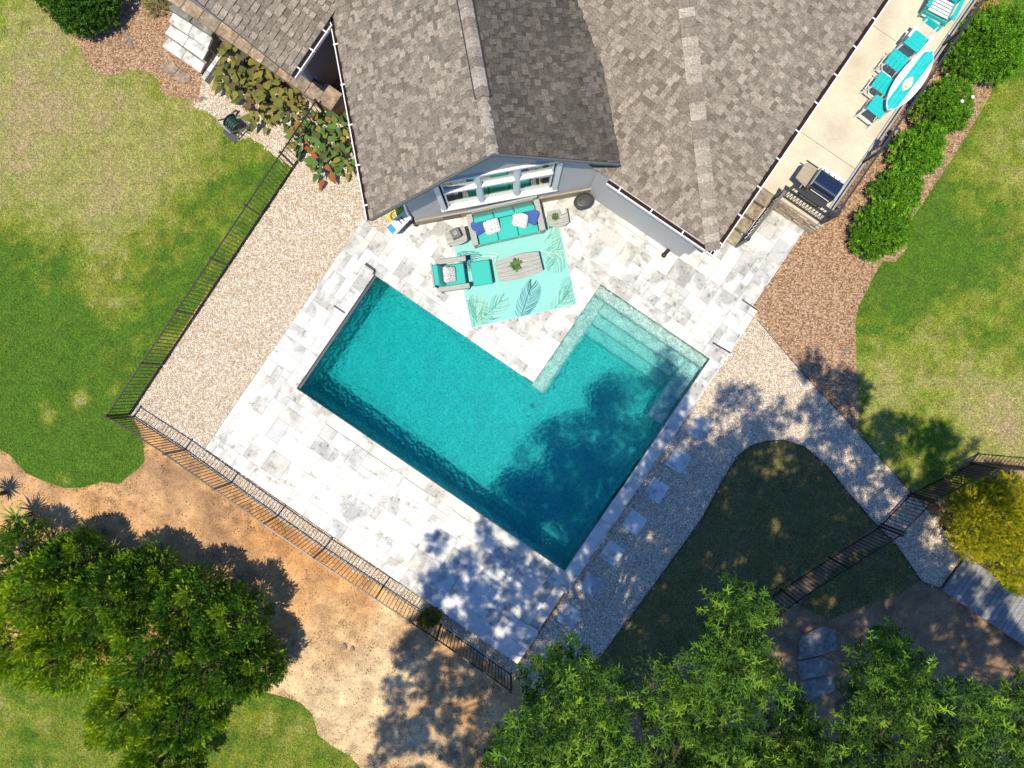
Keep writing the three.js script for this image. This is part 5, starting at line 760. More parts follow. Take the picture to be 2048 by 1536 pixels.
// stepping stones along the pool's east side
[[1137, 1232], [1180, 1168], [1223, 1106], [1268, 1044], [1312, 980], [1356, 921], [1398, 856]].forEach(([e, s], i) => {
  const c = G(e, s), a = rr(-0.05, 0.05), w = 0.29, d = 0.31, poly = [[-w, -d], [-w + 0.03, -d - 0.01], [w, -d + rr(-0.02, 0.02)], [w + rr(-0.02, 0.02), d], [-w, d + rr(-0.02, 0.02)]].map(([x, z]) => { const ca = Math.cos(0.6 + a), sa = Math.sin(0.6 + a); return [c.x + (x * ca - z * sa) * 0.93, c.z + (x * sa + z * ca) * 0.93]; });
  solo('stepping_stone', prism(poly, c.y - 0.02, c.y + 0.06, 0.008, C(0.7, 0.71, 0.72)), paverM, i === 0 ? 'pale square stepping stone nearest the deck steps' : i === 6 ? 'pale square stepping stone furthest from the deck steps' : `pale square stepping stone in the gravel, ${['', 'second', 'third', 'fourth', 'fifth', 'sixth'][i]} from the deck steps`, 'stepping stone', 'stepping stones beside the pool');
});
// dark metal edging between gravel and lawns
{
  const edge = (list, label) => { const o = thing('garden_edging', label, 'edging'); const c = list.map(([e, s]) => G(e, s)); for (let i = 0; i + 1 < c.length; i++) beam(o, 'strip', c[i].clone().add(new V3(0, 0.02, 0)), c[i + 1].clone().add(new V3(0, 0.02, 0)), 0.014, 0.09, mat([0.05, 0.042, 0.036], { roughness: 0.7 })); };
  edge([[1160, 1370], [1240, 1260], [1300, 1180], [1355, 1104], [1402, 1038], [1440, 968], [1474, 912], [1500, 892], [1530, 882], [1566, 880], [1608, 893], [1650, 929], [1700, 990], [1752, 1050], [1790, 1088], [1842, 1162], [1878, 1176]], 'dark edging strip curving round the shaded lawn island');
  edge([[1514, 640], [1600, 742], [1712, 862], [1822, 986]], 'dark edging strip between the gravel path and the bark mulch');
  edge([[588, 337], [560, 380], [500, 468], [400, 618], [345, 700], [300, 770], [262, 830]], 'dark edging strip under the left fence');
}
// boardwalk
{
  const A = G(1926, 1110), B = G(1878, 1176), o = thing('boardwalk', 'grey composite plank boardwalk leading off the end of the gravel path', 'boardwalk'), d = new V3(UX, 0, UZ), L = A.distanceTo(B), side = A.clone().sub(B).normalize();
  const ms = [0, 1, 2, 3].map((i) => mat([0.3 + 0.025 * i, 0.3 + 0.022 * i, 0.3 + 0.02 * i], { map: sized(woodTex, 0.9), bumpMap: sized(grainBump, 0.5), bumpScale: 0.002, roughness: 0.8 }));
  for (let k = 0; k < 26; k++) { const s = 0.02 + k * 0.142, q = (t, r) => { const v = B.clone().addScaledVector(d, t).addScaledVector(side, r); return [v.x, v.z]; }, y = -0.32; part(o, 'plank', prism([q(s, 0), q(s + 0.136, 0), q(s + 0.136, L), q(s, L)], y - 0.03, y + 0.03 + rr(-0.002, 0.002), 0.006), ms[k % 4]); }
  for (const r of [0.0, L]) { const p = B.clone().addScaledVector(side, r), e = p.clone().addScaledVector(d, 3.7); beam(o, 'edge_board', p.setY(-0.36), e.setY(-0.36), 0.03, 0.12, ms[0]); }
}
// flat stone steps under the trees
{
  const o = thing('garden_steps', 'rough grey stone slabs stepping down under the trees', 'steps');
  [[[1600, 1272], [1642, 1250], [1668, 1258], [1672, 1296], [1640, 1308], [1596, 1318]], [[1594, 1322], [1640, 1312], [1664, 1322], [1660, 1346], [1600, 1360]], [[1602, 1364], [1662, 1350], [1676, 1380], [1616, 1402]], [[1590, 1372], [1598, 1368], [1612, 1400], [1590, 1410]], [[1618, 1406], [1680, 1384], [1690, 1430], [1630, 1446]], [[1690, 1300], [1740, 1290], [1760, 1320], [1700, 1340]], [[1680, 1350], [1740, 1350], [1740, 1390], [1690, 1396]]].forEach((poly, i) => { const p = marks(poly); part(o, 'slab', prism(p, -0.7, -0.38 - 0.03 * i, 0.02), capStoneM(0.46, 0.45, 0.44)); });
}
// white stone steps and landing at the upper left, with dark strip and low wall
{
  const o = thing('entry_steps', 'three white stone steps with a grey landing at the upper left', 'steps'), wm = mat([0.72, 0.71, 0.69], { map: sized(stoneTex, 1.7), bumpMap: sized(stoneBump, 0.5), bumpScale: 0.006, roughness: 0.7 }), gm = capStoneM(0.4, 0.41, 0.42);
  const q = (list, h) => list.map(([x, y]) => P(300 + x / 4.452, y / 4.452, h));
  [[[[205, 108], [552, 332], [512, 428], [162, 192]], 0.48], [[[182, 222], [520, 432], [468, 530], [132, 296]], 0.32], [[[168, 330], [486, 562], [446, 646], [108, 412]], 0.16]].forEach(([l, h]) => { const p = q(l, h), m = (a, b) => [(a[0] + b[0]) / 2, (a[1] + b[1]) / 2], t = (a, b, k) => [lerp(a[0], b[0], k), lerp(a[1], b[1], k)], k = rr(0.4, 0.62); part(o, 'tread', prism([p[0], t(p[0], p[1], k - 0.004), t(p[3], p[2], k - 0.004), p[3]], h - 0.07, h, 0.012), wm); part(o, 'tread', prism([t(p[0], p[1], k + 0.004), p[1], p[2], t(p[3], p[2], k + 0.004)], h - 0.07, h - 0.004, 0.012), wm); const g = p.map((v, i) => i > 1 ? [v[0] + 0.02, v[1] - 0.03] : [v[0] + 0.05, v[1] - 0.09]); part(o, 'riser', prism(g, -0.1, h - 0.07, 0.002), capStoneM(0.5, 0.49, 0.45)); });
  part(o, 'landing_slab', prism(q([[230, 0], [405, 110], [350, 190], [165, 78]], 0.6), -0.1, 0.6, 0.01), gm); part(o, 'landing_slab', prism(q([[410, 113], [592, 238], [540, 318], [356, 193]], 0.6), -0.1, 0.596, 0.01), gm);
  const dm = capStoneM(0.11, 0.1, 0.1); for (let k = 0; k < 7; k++) { const t0 = k / 7, t1 = (k + 1) / 7, a = [600, 244], b = [700, 340], c = [460, 664], d = [420, 630], L = (p, s, t) => [lerp(p[0], s[0], t), lerp(p[1], s[1], t)]; part(o, 'dark_tread', prism(q([L(a, d, t0 + 0.006), L(b, c, t0 + 0.006), L(b, c, t1 - 0.006), L(a, d, t1 - 0.006)], 0.05), -0.1, 0.02 + rr(0, 0.012), 0.006), dm); }
  const w = thing('low_wall', 'low white stone kerb wall beside the dark tread strip', 'wall'); for (let k = 0; k < 5; k++) { const L = (p, s, t) => [lerp(p[0], s[0], t), lerp(p[1], s[1], t)], a = [692, 352], b = [722, 372], c = [484, 716], d = [452, 690], t0 = k / 5, t1 = (k + 1) / 5; part(w, 'cap_stone', prism(q([L(a, d, t0 + 0.005), L(b, c, t0 + 0.005), L(b, c, t1 - 0.005), L(a, d, t1 - 0.005)], 0.3), -0.1, 0.3, 0.012), wm); }
  const flag = (l, label) => { const p = q(l, 0.02); solo('flagstone', prism(p, -0.1, 0.01, 0.012, null), capStoneM(0.62, 0.5, 0.41), label, 'flagstone', 'pink flagstones by the entry steps'); };
  flag([[98, 572], [140, 545], [200, 540], [232, 580], [254, 606], [212, 652], [160, 650], [100, 630], [84, 600]], 'upper of the two pinkish flagstones below the white steps'); flag([[256, 612], [300, 630], [352, 660], [366, 690], [350, 722], [290, 740], [246, 722], [200, 672], [218, 652]], 'lower of the two pinkish flagstones below the white steps');
}
// hose reel
{
  const c = P(466, 247, 0.35), o = thing('hose_reel', 'hose reel cart with green hose at the edge of the left lawn', 'hose reel', [c[0], -0.03, c[1]], -0.75), fm = mat([0.45, 0.47, 0.48], { roughness: 0.35, metalness: 0.8 }), hm = mat([0.015, 0.07, 0.05], { roughness: 0.45 }), dk = mat([0.05, 0.055, 0.06], { roughness: 0.5 });
  for (let k = 0; k < 7; k++) part(o, 'hose_coil', new THREE.TorusGeometry(0.15 + 0.012 * (k % 2), 0.019, 8, 28), hm, [-0.13 + k * 0.043, 0.34, 0], [0, PI / 2, 0]);
  for (const s of [-1, 1]) { part(o, 'reel_disc', cyl(0.21, 0.21, 0.012, 28), dk, [s * 0.17, 0.34, 0], [0, 0, PI / 2]); beam(o, 'frame_tube', new V3(s * 0.24, 0.05, -0.26), new V3(s * 0.24, 0.62, 0.24), 0.03, 0.03, fm); beam(o, 'frame_tube', new V3(s * 0.24, 0.03, 0.26), new V3(s * 0.24, 0.36, 0.0), 0.03, 0.03, fm); part(o, 'wheel', new THREE.TorusGeometry(0.1, 0.025, 8, 20), dk, [s * 0.29, 0.12, -0.24], [0, PI / 2, 0]); }
  for (const [y, z] of [[0.62, 0.24], [0.05, -0.26], [0.03, 0.26]]) beam(o, 'cross_tube', new V3(-0.25, y, z), new V3(0.25, y, z), 0.03, 0.03, fm); part(o, 'crank', tube([[0.2, 0.34, 0], [0.3, 0.34, 0], [0.32, 0.46, 0.02], [0.4, 0.47, 0.02]], 0.012, 14, 6), fm); part(o, 'tray', box(0.46, 0.03, 0.2), dk, [0, 0.04, 0.28]);
}
{ const p = G(608, 1147), o = solo('toy_boat', new THREE.ExtrudeGeometry((() => { const s = new THREE.Shape(); s.moveTo(-0.13, 0); s.quadraticCurveTo(0, 0.05, 0.13, 0.01); s.quadraticCurveTo(0, -0.05, -0.13, 0); return s; })(), { depth: 0.03, bevelEnabled: true, bevelSize: 0.008, bevelThickness: 0.008 }).rotateX(-PI / 2), mat([0.5, 0.02, 0.02], { roughness: 0.4 }), 'small red plastic toy lying on the bare soil by the fence', 'toy'); o.position.copy(p); o.rotation.y = 0.9; }
{ // small rocks round the bed by the round bush and in the soil
  [[254, 70], [258, 78], [262, 84], [250, 86], [263, 90], [247, 62], [402, 200], [410, 196], [590, 1285], [705, 1297], [690, 1292], [900, 1500], [915, 1508], [880, 1515], [480, 1150], [487, 1158], [1690, 702], [1694, 698]].forEach(([e, s], i) => { const p = G(e, s), o = solo('rock', pebbleGeo, capStoneM(0.55, 0.5, 0.44), i < 6 ? 'small pale rock beside the round bush at the upper left' : i < 8 ? 'small rock at the end of the low white kerb wall' : i < 16 ? 'pale rock on the bare soil below the pool fence' : 'small white rock at the edge of the mulch and right lawn', 'rock', i < 6 ? 'rocks by the round bush' : i < 8 ? 'rocks by the kerb wall' : i < 16 ? 'rocks on the bare soil' : 'white rocks on the mulch edge'); const k = rr(0.05, 0.09); o.position.set(p.x, p.y + 0.01, p.z); o.scale.set(k * 1.2, k, k); o.rotation.y = rr(0, 6); });
}

// ---------------------------------------------------------------- plants
function leafTris(len, wid, fold = 0.25) { const a = [0, 0, 0], l = [-wid, fold * wid, len * 0.42], r = [wid, fold * wid, len * 0.42], m = [0, -0.02 * len, len * 0.5], t = [0, -0.06 * len, len]; return [a, m, l, a, r, m, l, m, t, m, r, t].flat(); }
function spray(n, make) {                                             // make(i) -> { len, wid, pos: V3, rot: Euler }
  const pos = []; const v = new V3(), M = new THREE.Matrix4(); for (let i = 0; i < n; i++) { const L = make(i); const t = leafTris(L.len, L.wid, L.fold); M.compose(L.pos, new THREE.Quaternion().setFromEuler(L.rot), new V3(1, 1, 1)); for (let k = 0; k < t.length; k += 3) { v.set(t[k], t[k + 1], t[k + 2]).applyMatrix4(M); pos.push(v.x, v.y, v.z); } }
  const g = new THREE.BufferGeometry(); g.setAttribute('position', new THREE.Float32BufferAttribute(pos, 3)); g.computeVertexNormals(); return g;
}
// twigs grow along local +z
const oakSpray = spray(18, (i) => { const t = i / 18; return { len: rr(0.085, 0.135), wid: rr(0.011, 0.016), pos: new V3(rr(-0.02, 0.02), rr(-0.02, 0.02), 0.17 * t), rot: new THREE.Euler(rr(-0.9, 0.5), i * 2.4 + rr(-0.4, 0.4), rr(-0.5, 0.5), 'YXZ') }; });
const cypressSpray = spray(26, (i) => { const t = i / 26; return { len: rr(0.07, 0.13) * (1.15 - 0.5 * t), wid: rr(0.009, 0.014), pos: new V3(0, 0.05 * t * t, 0.24 * t), rot: new THREE.Euler(rr(-0.35, 0.2), (i % 2 ? 1 : -1) * rr(0.45, 0.95) * (1 - 0.5 * t), rr(-0.3, 0.3), 'YXZ') }; });
const boxSpray = spray(15, (i) => ({ len: rr(0.045, 0.07), wid: rr(0.014, 0.02), pos: new V3(rr(-0.015, 0.015), rr(-0.015, 0.015), 0.1 * i / 15), rot: new THREE.Euler(rr(-1, 0.6), rr(0, 6.28), rr(-0.4, 0.4), 'YXZ') }));
const fineSpray = spray(22, (i) => { const t = i / 22; return { len: rr(0.03, 0.06), wid: rr(0.006, 0.01), pos: new V3(rr(-0.02, 0.02), rr(-0.02, 0.02), 0.13 * t), rot: new THREE.Euler(rr(-0.7, 0.5), (i % 2 ? 1 : -1) * rr(0.2, 1.1), rr(-0.5, 0.5), 'YXZ') }; });
const foliM = mat([1, 1, 1], { roughness: 0.92, specularIntensity: 0.25, transmission: 0.22, thickness: 0, side: THREE.DoubleSide });
const barkM = mat([0.14, 0.1, 0.075], { roughness: 0.95, bumpMap: sized(grainBump, 0.3), bumpScale: 0.02 });
const _z = new V3(0, 0, 1);
function leaves(list, c, r, n, hue, o = {}) {                          // sprays in the outer part of an ellipsoid
  const rad = Array.isArray(r) ? r : [r, r, r];
  for (let i = 0; i < n; i++) {
    const y = lerp(o.low ?? -0.35, 1, Math.pow(rnd(), o.bias ?? 0.8)), a = rr(0, 6.2832), q = Math.sqrt(Math.max(0, 1 - y * y)), d = new V3(q * Math.cos(a), y, q * Math.sin(a)), k = lerp(o.in ?? 0.45, 1.05, Math.pow(rnd(), 0.6));
    const p = new V3(c.x + d.x * rad[0] * k, c.y + d.y * rad[1] * k, c.z + d.z * rad[2] * k); if (o.floor !== undefined && p.y < o.floor) continue;
    const dir = d.clone().multiplyScalar(0.9).add(new V3(rr(-0.6, 0.6), (o.up ?? 0.35) + rr(-0.45, 0.45), rr(-0.6, 0.6))).normalize(), s = (o.size ?? 1) * rr(0.75, 1.25);
    const quat = new THREE.Quaternion().setFromUnitVectors(_z, dir).multiply(new THREE.Quaternion().setFromAxisAngle(_z, rr(0, 6.28)));
    const col = hue(rnd(), d, k);
    list.push({ m: new THREE.Matrix4().compose(p, quat, new V3(s, s, s)), c: col });
  }
}
const hueOf = (cols) => (t) => { const c = pick(cols, t).clone(); const k = rr(0.75, 1.25); c.r *= k * rr(0.92, 1.1); c.g *= k; c.b *= k; return c; };
// tall trees on the south-east side: leaf masses about 12 m up, most of them outside the picture; their shade reaches the pool
{
  const shadeArea = [[862, 1080], [935, 1070], [1000, 965], [1065, 890], [1140, 820], [1200, 765], [1300, 705], [1420, 705], [1530, 715], [1640, 712], [1705, 740], [1745, 830], [1850, 860], [1950, 865], [1965, 955], [1850, 1000], [1875, 1075], [1935, 1150], [2060, 1235], [2200, 1420], [2200, 1750], [700, 1750], [760, 1450], [790, 1270], [860, 1190]];
  const crown = [[985, 1600], [970, 1450], [992, 1360], [1020, 1300], [1095, 1272], [1150, 1290], [1190, 1330], [1245, 1352], [1290, 1325], [1340, 1350], [1385, 1310], [1372, 1240], [1400, 1200], [1450, 1215], [1482, 1130], [1512, 1150], [1560, 1195], [1600, 1222], [1570, 1262], [1552, 1310], [1575, 1390], [1640, 1440], [1690, 1400], [1672, 1310], [1710, 1262], [1760, 1232], [1830, 1285], [1880, 1330], [1960, 1352], [2070, 1350], [2070, 1600]];
  const SH = [SHADE[0] * PER_M, SHADE[1] * PER_M], r2 = rng(4242), clumps = [], far = (x, y, z, r, k) => !clumps.some((c) => Math.hypot(c.x - x, c.y - y, c.z - z) < (c.r + r) * k);
  for (let i = 0; i < 4000 && clumps.length < 80; i++) {             // leaf masses in view
    const ie = 960 + 1130 * r2(), is = 1090 + 500 * r2(), h = 10 + 3 * r2(), r = 0.2 + 0.17 * r2(), x = (ie - 1024) * (EYE - h) / FOCAL, z = (is - 768) * (EYE - h) / FOCAL; const mg = (r * 0.9) * FOCAL / (EYE - h); if (!inside(crown, ie, is) || !inside(crown, ie - mg, is) || !inside(crown, ie + mg * 0.8, is) || !inside(crown, ie, is - mg)) continue;
    const se = 1024 + (x + SH[0] * h) * K, ss = 768 + (z + SH[1] * h) * K; if (inside(shadeArea, se, ss) && far(x, h, z, r, 0.8)) clumps.push({ x, y: h, z, r, seen: true });
  }
  const nSeen = clumps.length;
  const dense = [[1110, 1240], [1250, 1010], [1380, 850], [1470, 860], [1560, 930], [1700, 1030], [1790, 1030], [1850, 1100], [1900, 1180], [2040, 1400], [2100, 1750], [960, 1750], [1000, 1400]], pool = [[960, 1000], [1180, 800], [1310, 720], [1410, 730], [1130, 1140]];
  for (let i = 0; i < 60000 && clumps.length < nSeen + 1100; i++) {    // and those beyond the picture's edge
    const e = 700 + 1500 * r2(), s = 690 + 1060 * r2(), core = inside(dense, e, s), r = core ? 0.22 + 0.24 * r2() : 0.13 + 0.2 * r2(), h = 10.4 + 3.0 * r2(); if (!inside(shadeArea, e, s)) continue;
    const S = P(e, s), x = S[0] - SH[0] * h, z = S[1] - SH[1] * h, ie = 1024 + x * FOCAL / (EYE - h), is = 768 + z * FOCAL / (EYE - h), m = (r + 0.25) * FOCAL / (EYE - h);
    if (!(ie < -m || ie > 2048 + m || is > 1536 + m)) continue;
    if (far(x, h, z, r, core ? 0.72 : inside(pool, e, s) ? 0.9 : 0.98)) clumps.push({ x, y: h, z, r, seen: false });
  }
  console.log('clumps', nSeen, clumps.length);
  const bases = [[1.4, 9.4, 'tall fine-leaved tree at the lower middle, its shade on the deck and pool'], [4.6, 9.8, 'tall fine-leaved tree over the stone garden steps, its shade on the pool'], [9.4, 9.2, 'tall fine-leaved tree at the lower right corner, its shade on the gravel path']];
  bases.forEach(([bx, bz, label], t) => {
    const y0 = hgt(bx, bz), o = thing('shade_tree', label, 'tree', [bx, y0, bz]), loc = (x, y, z) => new V3(x - bx, y - y0, z - bz), mine = clumps.filter((c) => bases.every((b, k) => k === t || Math.hypot(c.x - bx, c.z - bz) <= Math.hypot(c.x - b[0], c.z - b[1])));
    const fork = new V3(0, 6.2, 0); part(o, 'trunk', limb([new V3(0, -0.3, 0), new V3(0.05, 2, 0.06), new V3(-0.05, 4.4, 0.04), fork, new V3(0.1, 9.5, 0.25)], 0.2, 0.06, 16, 10), barkM);
    const list = [];
    mine.forEach((c, i) => {
      const p = loc(c.x, c.y, c.z); if (i % 6 === 0) part(o, 'limb', limb([fork.clone().add(new V3(0, rr(-1, 2.2), 0)), fork.clone().lerp(p, 0.5).add(new V3(0, rr(0.2, 0.8), 0)), p], 0.05, 0.012, 8, 5), barkM);
      const n = Math.round((c.seen ? 270 : 190) * (c.r / 0.5) ** 2);
      leaves(list, p, [c.r * 1.15, c.r * 0.8, c.r * 1.15], n, hueOf([C(0.06, 0.13, 0.015), C(0.085, 0.18, 0.02), C(0.22, 0.37, 0.03), C(0.035, 0.085, 0.012), C(0.07, 0.15, 0.018), C(0.13, 0.25, 0.024)]), { low: -0.8, bias: 1, in: 0.15, size: c.seen ? 0.6 : 1.0, up: 0.15 });
    });
    stuff('crown', oakSpray, foliM, list, null, null, o);
  });
}
// evergreens at the lower left
[[-10, 1130, 2.4, 1.0, 'at the left edge behind the spiky plants'], [105, 1138, 2.5, 0.8, 'just below the pale spiky plant'], [268, 1172, 2.3, 0.85, 'nearest the bare soil, below the two spiky plants'], [35, 1200, 3.3, 1.0, 'at the left edge, second row'], [180, 1215, 3.4, 1.0, 'in the second row, left of the middle'], [365, 1222, 2.8, 0.9, 'in the second row beside the soil shadow'], [462, 1262, 3.0, 0.85, 'bulging furthest towards the pool fence'], [80, 1330, 3.3, 1.0, 'with sunlight put in its green, at the left edge above the bright lawn'], [275, 1335, 3.6, 1.05, 'tall dark middle one of the clump'], [420, 1345, 3.3, 0.95, 'right of the tall dark middle one'], [520, 1352, 2.5, 0.75, 'rightmost, next to the pale soil'], [215, 1445, 3.0, 0.95, 'in the lowest row above the bright lawn'], [355, 1450, 3.2, 0.95, 'in the lowest row, right of the bright lawn'], [300, 1545, 2.8, 0.9, 'cut by the lower edge of the picture'], [-20, 1300, 3.0, 1.0, 'half outside the left edge of the picture'], [105, 1262, 2.6, 0.9, 'with sunlight put in its green, between the second and third rows']].forEach(([e, s, h, r, where], i) => {
  h *= 0.88; const p = P(e < 250 ? e : e - 0.16 * (e - 250), s + 8, h * 0.9), o = thing('evergreen_tree', `feathery evergreen ${where}`, 'tree', [p[0], hgt(p[0], p[1]), p[1]], 0, 'evergreens at the lower left'), list = [];
  part(o, 'trunk', limb([new V3(0, -0.1, 0), new V3(0.02, h * 0.5, 0), new V3(0, h * 0.92, 0)], 0.09, 0.02, 8, 7), barkM);
  const light = i === 7 || i === 11 || i === 3 || i > 13, cols = light ? [C(0.46, 0.58, 0.02), C(0.34, 0.5, 0.02), C(0.2, 0.36, 0.02)] : [C(0.13, 0.29, 0.02), C(0.06, 0.16, 0.015), C(0.26, 0.42, 0.02), C(0.34, 0.5, 0.02), C(0.085, 0.21, 0.016)];  // lower-left trees: sunlit brightness put into their leaf colours
  leaves(list, new V3(0, h * 0.45, 0), [r * 0.98, h * 0.46, r * 0.98], 1900, hueOf(cols), { low: -0.5, bias: 0.75, in: 0.45, up: 0.5, size: 0.5 });
  for (let k = 0; k < 34; k++) { const a = k * 2.4 + rr(-0.5, 0.5), y = h * (0.2 + 0.78 * k / 34) * rr(0.9, 1.06), q = r * rr(0.6, 1.05) * Math.sqrt(Math.max(0.06, 1 - ((y / h - 0.4) / 0.62) ** 2)), cc = hueOf([pick(cols, rnd())]); leaves(list, new V3(Math.cos(a) * q, y, Math.sin(a) * q), [rr(0.12, 0.22), rr(0.16, 0.3), rr(0.12, 0.22)], 90, cc, { low: -0.1, in: 0.1, up: 0.9, size: 0.43 }); part(o, 'branch', limb([new V3(0, y * 0.85, 0), new V3(Math.cos(a) * q * 0.6, y * 0.95, Math.sin(a) * q * 0.6), new V3(Math.cos(a) * q, y, Math.sin(a) * q)], 0.02, 0.006, 5, 4), barkM); }
  stuff('crown', cypressSpray, foliM, list, null, null, o);
});
// round bushes
function bush(name, e, s, h, blobs, sprayGeo, n, cols, label, category, group, extra) {
  const p = G(e, s), o = thing(name, label, category, [p.x, p.y, p.z], 0, group), list = [], hue = hueOf(cols);
  for (const [x, z, r, y, ry] of blobs) leaves(list, new V3(x, y, z), [r, ry ?? r * 0.85, r], Math.round(n * r * r), hue, { low: -0.55, bias: 0.85, in: 0.55, up: 0.55, floor: 0.03, ...extra });
  for (let k = 0; k < 7; k++) { const [x, z, r, y] = blobs[k % blobs.length], a = k * 2.1; part(o, 'stem', limb([new V3(x * 0.3, -0.05, z * 0.3), new V3(x * 0.7 + 0.1 * Math.cos(a), y * 0.6, z * 0.7 + 0.1 * Math.sin(a)), new V3(x + r * 0.5 * Math.cos(a), y + r * 0.3, z + r * 0.5 * Math.sin(a))], 0.018, 0.006, 5, 5), barkM); }
  stuff('foliage', sprayGeo, foliM, list, null, null, o); return o;
}
const hedgeC = [C(0.12, 0.32, 0.014), C(0.085, 0.24, 0.012), C(0.17, 0.4, 0.018), C(0.2, 0.43, 0.025)];
[[1732, 468, [[0, 0, 0.62, 0.62], [0.3, -0.25, 0.5, 0.7], [-0.1, 0.3, 0.5, 0.55], [0.2, 0.1, 0.55, 0.75]], 'lowest of the row, nearest the deck'], [1760, 396, [[0, 0, 0.52, 0.58], [0.28, -0.2, 0.45, 0.66], [0.3, 0.18, 0.4, 0.58]], 'second from the deck'], [1800, 320, [[0, 0, 0.55, 0.6], [0.3, -0.25, 0.48, 0.68], [0.3, 0.15, 0.42, 0.6]], 'third from the deck'], [1846, 240, [[0, 0, 0.58, 0.64], [0.3, -0.3, 0.52, 0.7], [0.4, 0.1, 0.46, 0.6]], 'fourth up, with two white blooms'], [1928, 118, [[0, 0, 0.75, 0.7], [0.4, -0.35, 0.65, 0.75], [0.45, 0.3, 0.6, 0.65], [-0.3, 0.35, 0.5, 0.6], [-0.15, -0.3, 0.5, 0.7]], 'uppermost and largest of the row']].forEach(([e, s, b, where]) => {
  const o = bush('hedge_shrub', e, s, 1, b, boxSpray, 1500, hedgeC.map((c) => c.clone().multiplyScalar(rr(0.8, 1.15))), `glossy green shrub along the terrace, ${where}`, 'shrub', 'shrubs along the terrace');
  if (where.includes('blooms')) for (const [x, z] of [[0.62, -0.16], [0.34, -0.05]]) part(o, 'flower', spray(6, (i) => ({ len: 0.06, wid: 0.022, pos: new V3(0, 0, 0), rot: new THREE.Euler(-0.3, i * 1.05, 0, 'YXZ') })), mat([0.85, 0.85, 0.8], { side: THREE.DoubleSide }), [x, 1.2, z]);
});
bush('lime_plant', 1948, 42, 0.4, [[0, 0, 0.3, 0.2], [0.2, -0.2, 0.25, 0.2]], boxSpray, 900, [C(0.4, 0.36, 0.06), C(0.3, 0.3, 0.05), C(0.45, 0.35, 0.12)], 'low pale yellow plant behind the uppermost shrub', 'shrub');
bush('round_bush', 190, 22, 1, [[0, 0, 0.85, 0.7], [-0.55, -0.3, 0.7, 0.65], [0.5, -0.25, 0.65, 0.65], [-0.1, 0.4, 0.55, 0.55], [0.35, 0.3, 0.5, 0.55]], boxSpray, 1300, [C(0.065, 0.18, 0.016), C(0.05, 0.13, 0.014), C(0.1, 0.23, 0.02)], 'dense dark green round bush at the upper left edge', 'shrub');
bush('gold_shrub', 1912, 1030, 1.6, [[0.25, -0.1, 0.95, 0.85, 0.85], [0.75, -0.5, 0.75, 0.9], [0.9, 0.35, 0.75, 0.85], [0.1, 0.5, 0.6, 0.65], [0.0, -0.55, 0.55, 0.65]], fineSpray, 1900, [C(0.5, 0.46, 0.015), C(0.36, 0.38, 0.015), C(0.62, 0.54, 0.02), C(0.24, 0.29, 0.015)], 'large round yellow-green conifer shrub beside the garden gate', 'shrub');
bush('gold_shrub', 1990, 1120, 1, [[0.1, 0, 0.5, 0.5], [0.4, 0.35, 0.45, 0.5]], fineSpray, 1900, [C(0.58, 0.54, 0.015), C(0.42, 0.46, 0.015)], 'smaller bright yellow-green shrub next to the boardwalk', 'shrub');
bush('small_shrub', 868, 1222, 0.6, [[0, 0, 0.22, 0.45], [-0.2, 0.12, 0.18, 0.4]], boxSpray, 2600, [C(0.22, 0.22, 0.02), C(0.14, 0.16, 0.02), C(0.1, 0.1, 0.03)], 'small yellowish shrub growing through the lower fence', 'shrub');
bush('dry_grass_clump', 318, 20, 0.5, [[0, 0, 0.22, 0.2]], fineSpray, 1800, [C(0.4, 0.36, 0.12), C(0.3, 0.3, 0.1)], 'pale dry clump between the round bush and the entry steps', 'plant');
bush('gutter_weed', 660, 38, 0.3, [[0, 0, 0.1, 2.62]], boxSpray, 4200, [C(0.08, 0.22, 0.02)], 'small green weed growing in the gutter corner', 'weed');
// spiky plants by the evergreens
[[62, 1028, 0.55, 'pale spiky yucca-like plant at the left edge by the lawn'], [205, 1062, 0.5, 'spiky plant with long drooping blades, middle of the three'], [246, 1098, 0.55, 'spiky plant furthest right, beside the bare soil'], [10, 985, 0.45, 'small spiky plant at the very left edge below the lawn']].forEach(([e, s, L, label]) => {
  const p = G(e, s), o = thing('spiky_plant', label, 'plant', [p.x, p.y + 0.45, p.z]), gs = [bladeGeo(L, 0.022, 0.35), bladeGeo(L * 0.9, 0.016, 0.1), bladeGeo(L * 0.7, 0.016, -0.4)], ms = [leafM2(0.3, 0.38, 0.06), leafM2(0.2, 0.28, 0.04), leafM2(0.4, 0.45, 0.1)];
  for (let i = 0; i < 44; i++) part(o, 'blade', gs[i % 3], ms[(i * 7) % 3], [0, rr(0, 0.15), 0], [rr(-0.2, 0.2), i * 2.4, 0], [1, rr(0.7, 1.3), rr(0.75, 1.15)]); part(o, 'stem', cyl(0.05, 0.07, 0.55, 8), barkM, [0, -0.22, 0]);
});
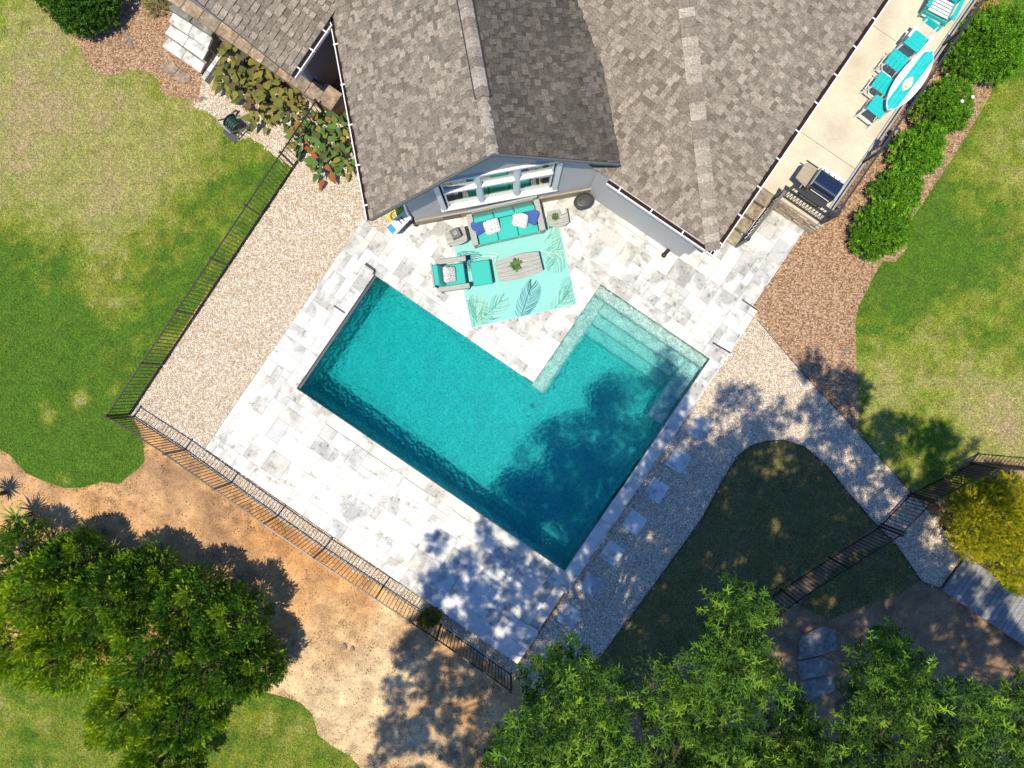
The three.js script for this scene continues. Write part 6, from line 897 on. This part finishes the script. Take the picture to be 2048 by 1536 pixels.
// big-leaved plants between the porch wall and the fence
{
  const heart = (() => { const pos = [], idx = [], N = 9; for (let i = 0; i <= N; i++) { const t = i / N, w = 0.5 * Math.pow(Math.sin(PI * Math.pow(t * 0.97 + 0.03, 0.62)), 0.85), z = t - 0.08 * Math.sin(PI * t), y = 0.1 * Math.sin(t * 2.6) - 0.22 * t * t; pos.push(-w * 0.62, y + 0.09 * w, z - 0.06 * w, 0, y - 0.03, z, w * 0.62, y + 0.09 * w, z - 0.06 * w); if (i) { const a = (i - 1) * 3; idx.push(a, a + 1, a + 3, a + 1, a + 4, a + 3, a + 1, a + 2, a + 4, a + 2, a + 5, a + 4); } } const g = new THREE.BufferGeometry(); g.setAttribute('position', new THREE.Float32BufferAttribute(pos, 3)); g.setIndex(idx); g.computeVertexNormals(); return g; })();
  const ms = [[0.2, 0.2, 0.022], [0.13, 0.14, 0.02], [0.25, 0.22, 0.03], [0.08, 0.1, 0.016], [0.16, 0.17, 0.022], [0.14, 0.08, 0.03], [0.07, 0.09, 0.02], [0.2, 0.16, 0.03]].map((c) => leafM2(...c)), rust = leafM2(0.33, 0.1, 0.02), deep = [leafM2(0.06, 0.15, 0.02), leafM2(0.1, 0.2, 0.03)];
  [[478, 128, 'nearest the white kerb wall'], [508, 150, 'behind the hose reel, by the wall'], [470, 165, 'at the outer left corner of the bed'], [500, 195, 'just right of the hose reel'], [540, 160, 'at the middle of the porch wall'], [548, 205, 'in the middle of the left group'], [530, 235, 'lowest of the left group'], [585, 190, 'beside the small pier'], [590, 235, 'at the fence end of the left group'], [640, 262, 'uppermost of the group by the gutter', 1], [612, 290, 'next to the fence gate, with rusty leaves', 2], [660, 300, 'in the middle of the group by the gutter', 1], [690, 270, 'against the house wall', 1], [696, 325, 'at the lower end by the house wall', 1], [655, 338, 'lowest, spreading over the gravel', 2]].forEach(([e, s, where, kind]) => {
    const p = G(e, s), o = thing('big_leaf_plant', `yellow-green big-leaved plant ${where}`, 'plant', [p.x, p.y, p.z], 0, 'big-leaved plants beside the porch');
    for (let i = 0; i < 24; i++) {
      const a = i * 2.4 + rr(-0.3, 0.3), t = i / 24, R = lerp(0.38, 0.06, t) * rr(0.7, 1.15), y = lerp(0.22, 0.85, t) * rr(0.85, 1.1), L = rr(0.2, 0.33) * lerp(1.05, 0.85, t), m = kind === 2 && i % 4 === 0 ? rust : kind && i % 2 ? deep[i % 4 === 1 ? 0 : 1] : ms[(i * 5 + Math.floor(rnd() * 3)) % 8];
      part(o, 'leaf', heart, m, [Math.sin(a) * R, y, Math.cos(a) * R], [rr(-0.15, 0.45), a + rr(-0.5, 0.5), rr(-0.4, 0.4)], [L, L, L]);
      if (i % 3 === 0) part(o, 'stalk', limb([new V3(0, -0.02, 0), new V3(Math.sin(a) * R * 0.4, y * 0.6, Math.cos(a) * R * 0.4), new V3(Math.sin(a) * R, y, Math.cos(a) * R)], 0.012, 0.006, 5, 4), ms[6]);
    }
  });
}

renderer.render(scene, camera);
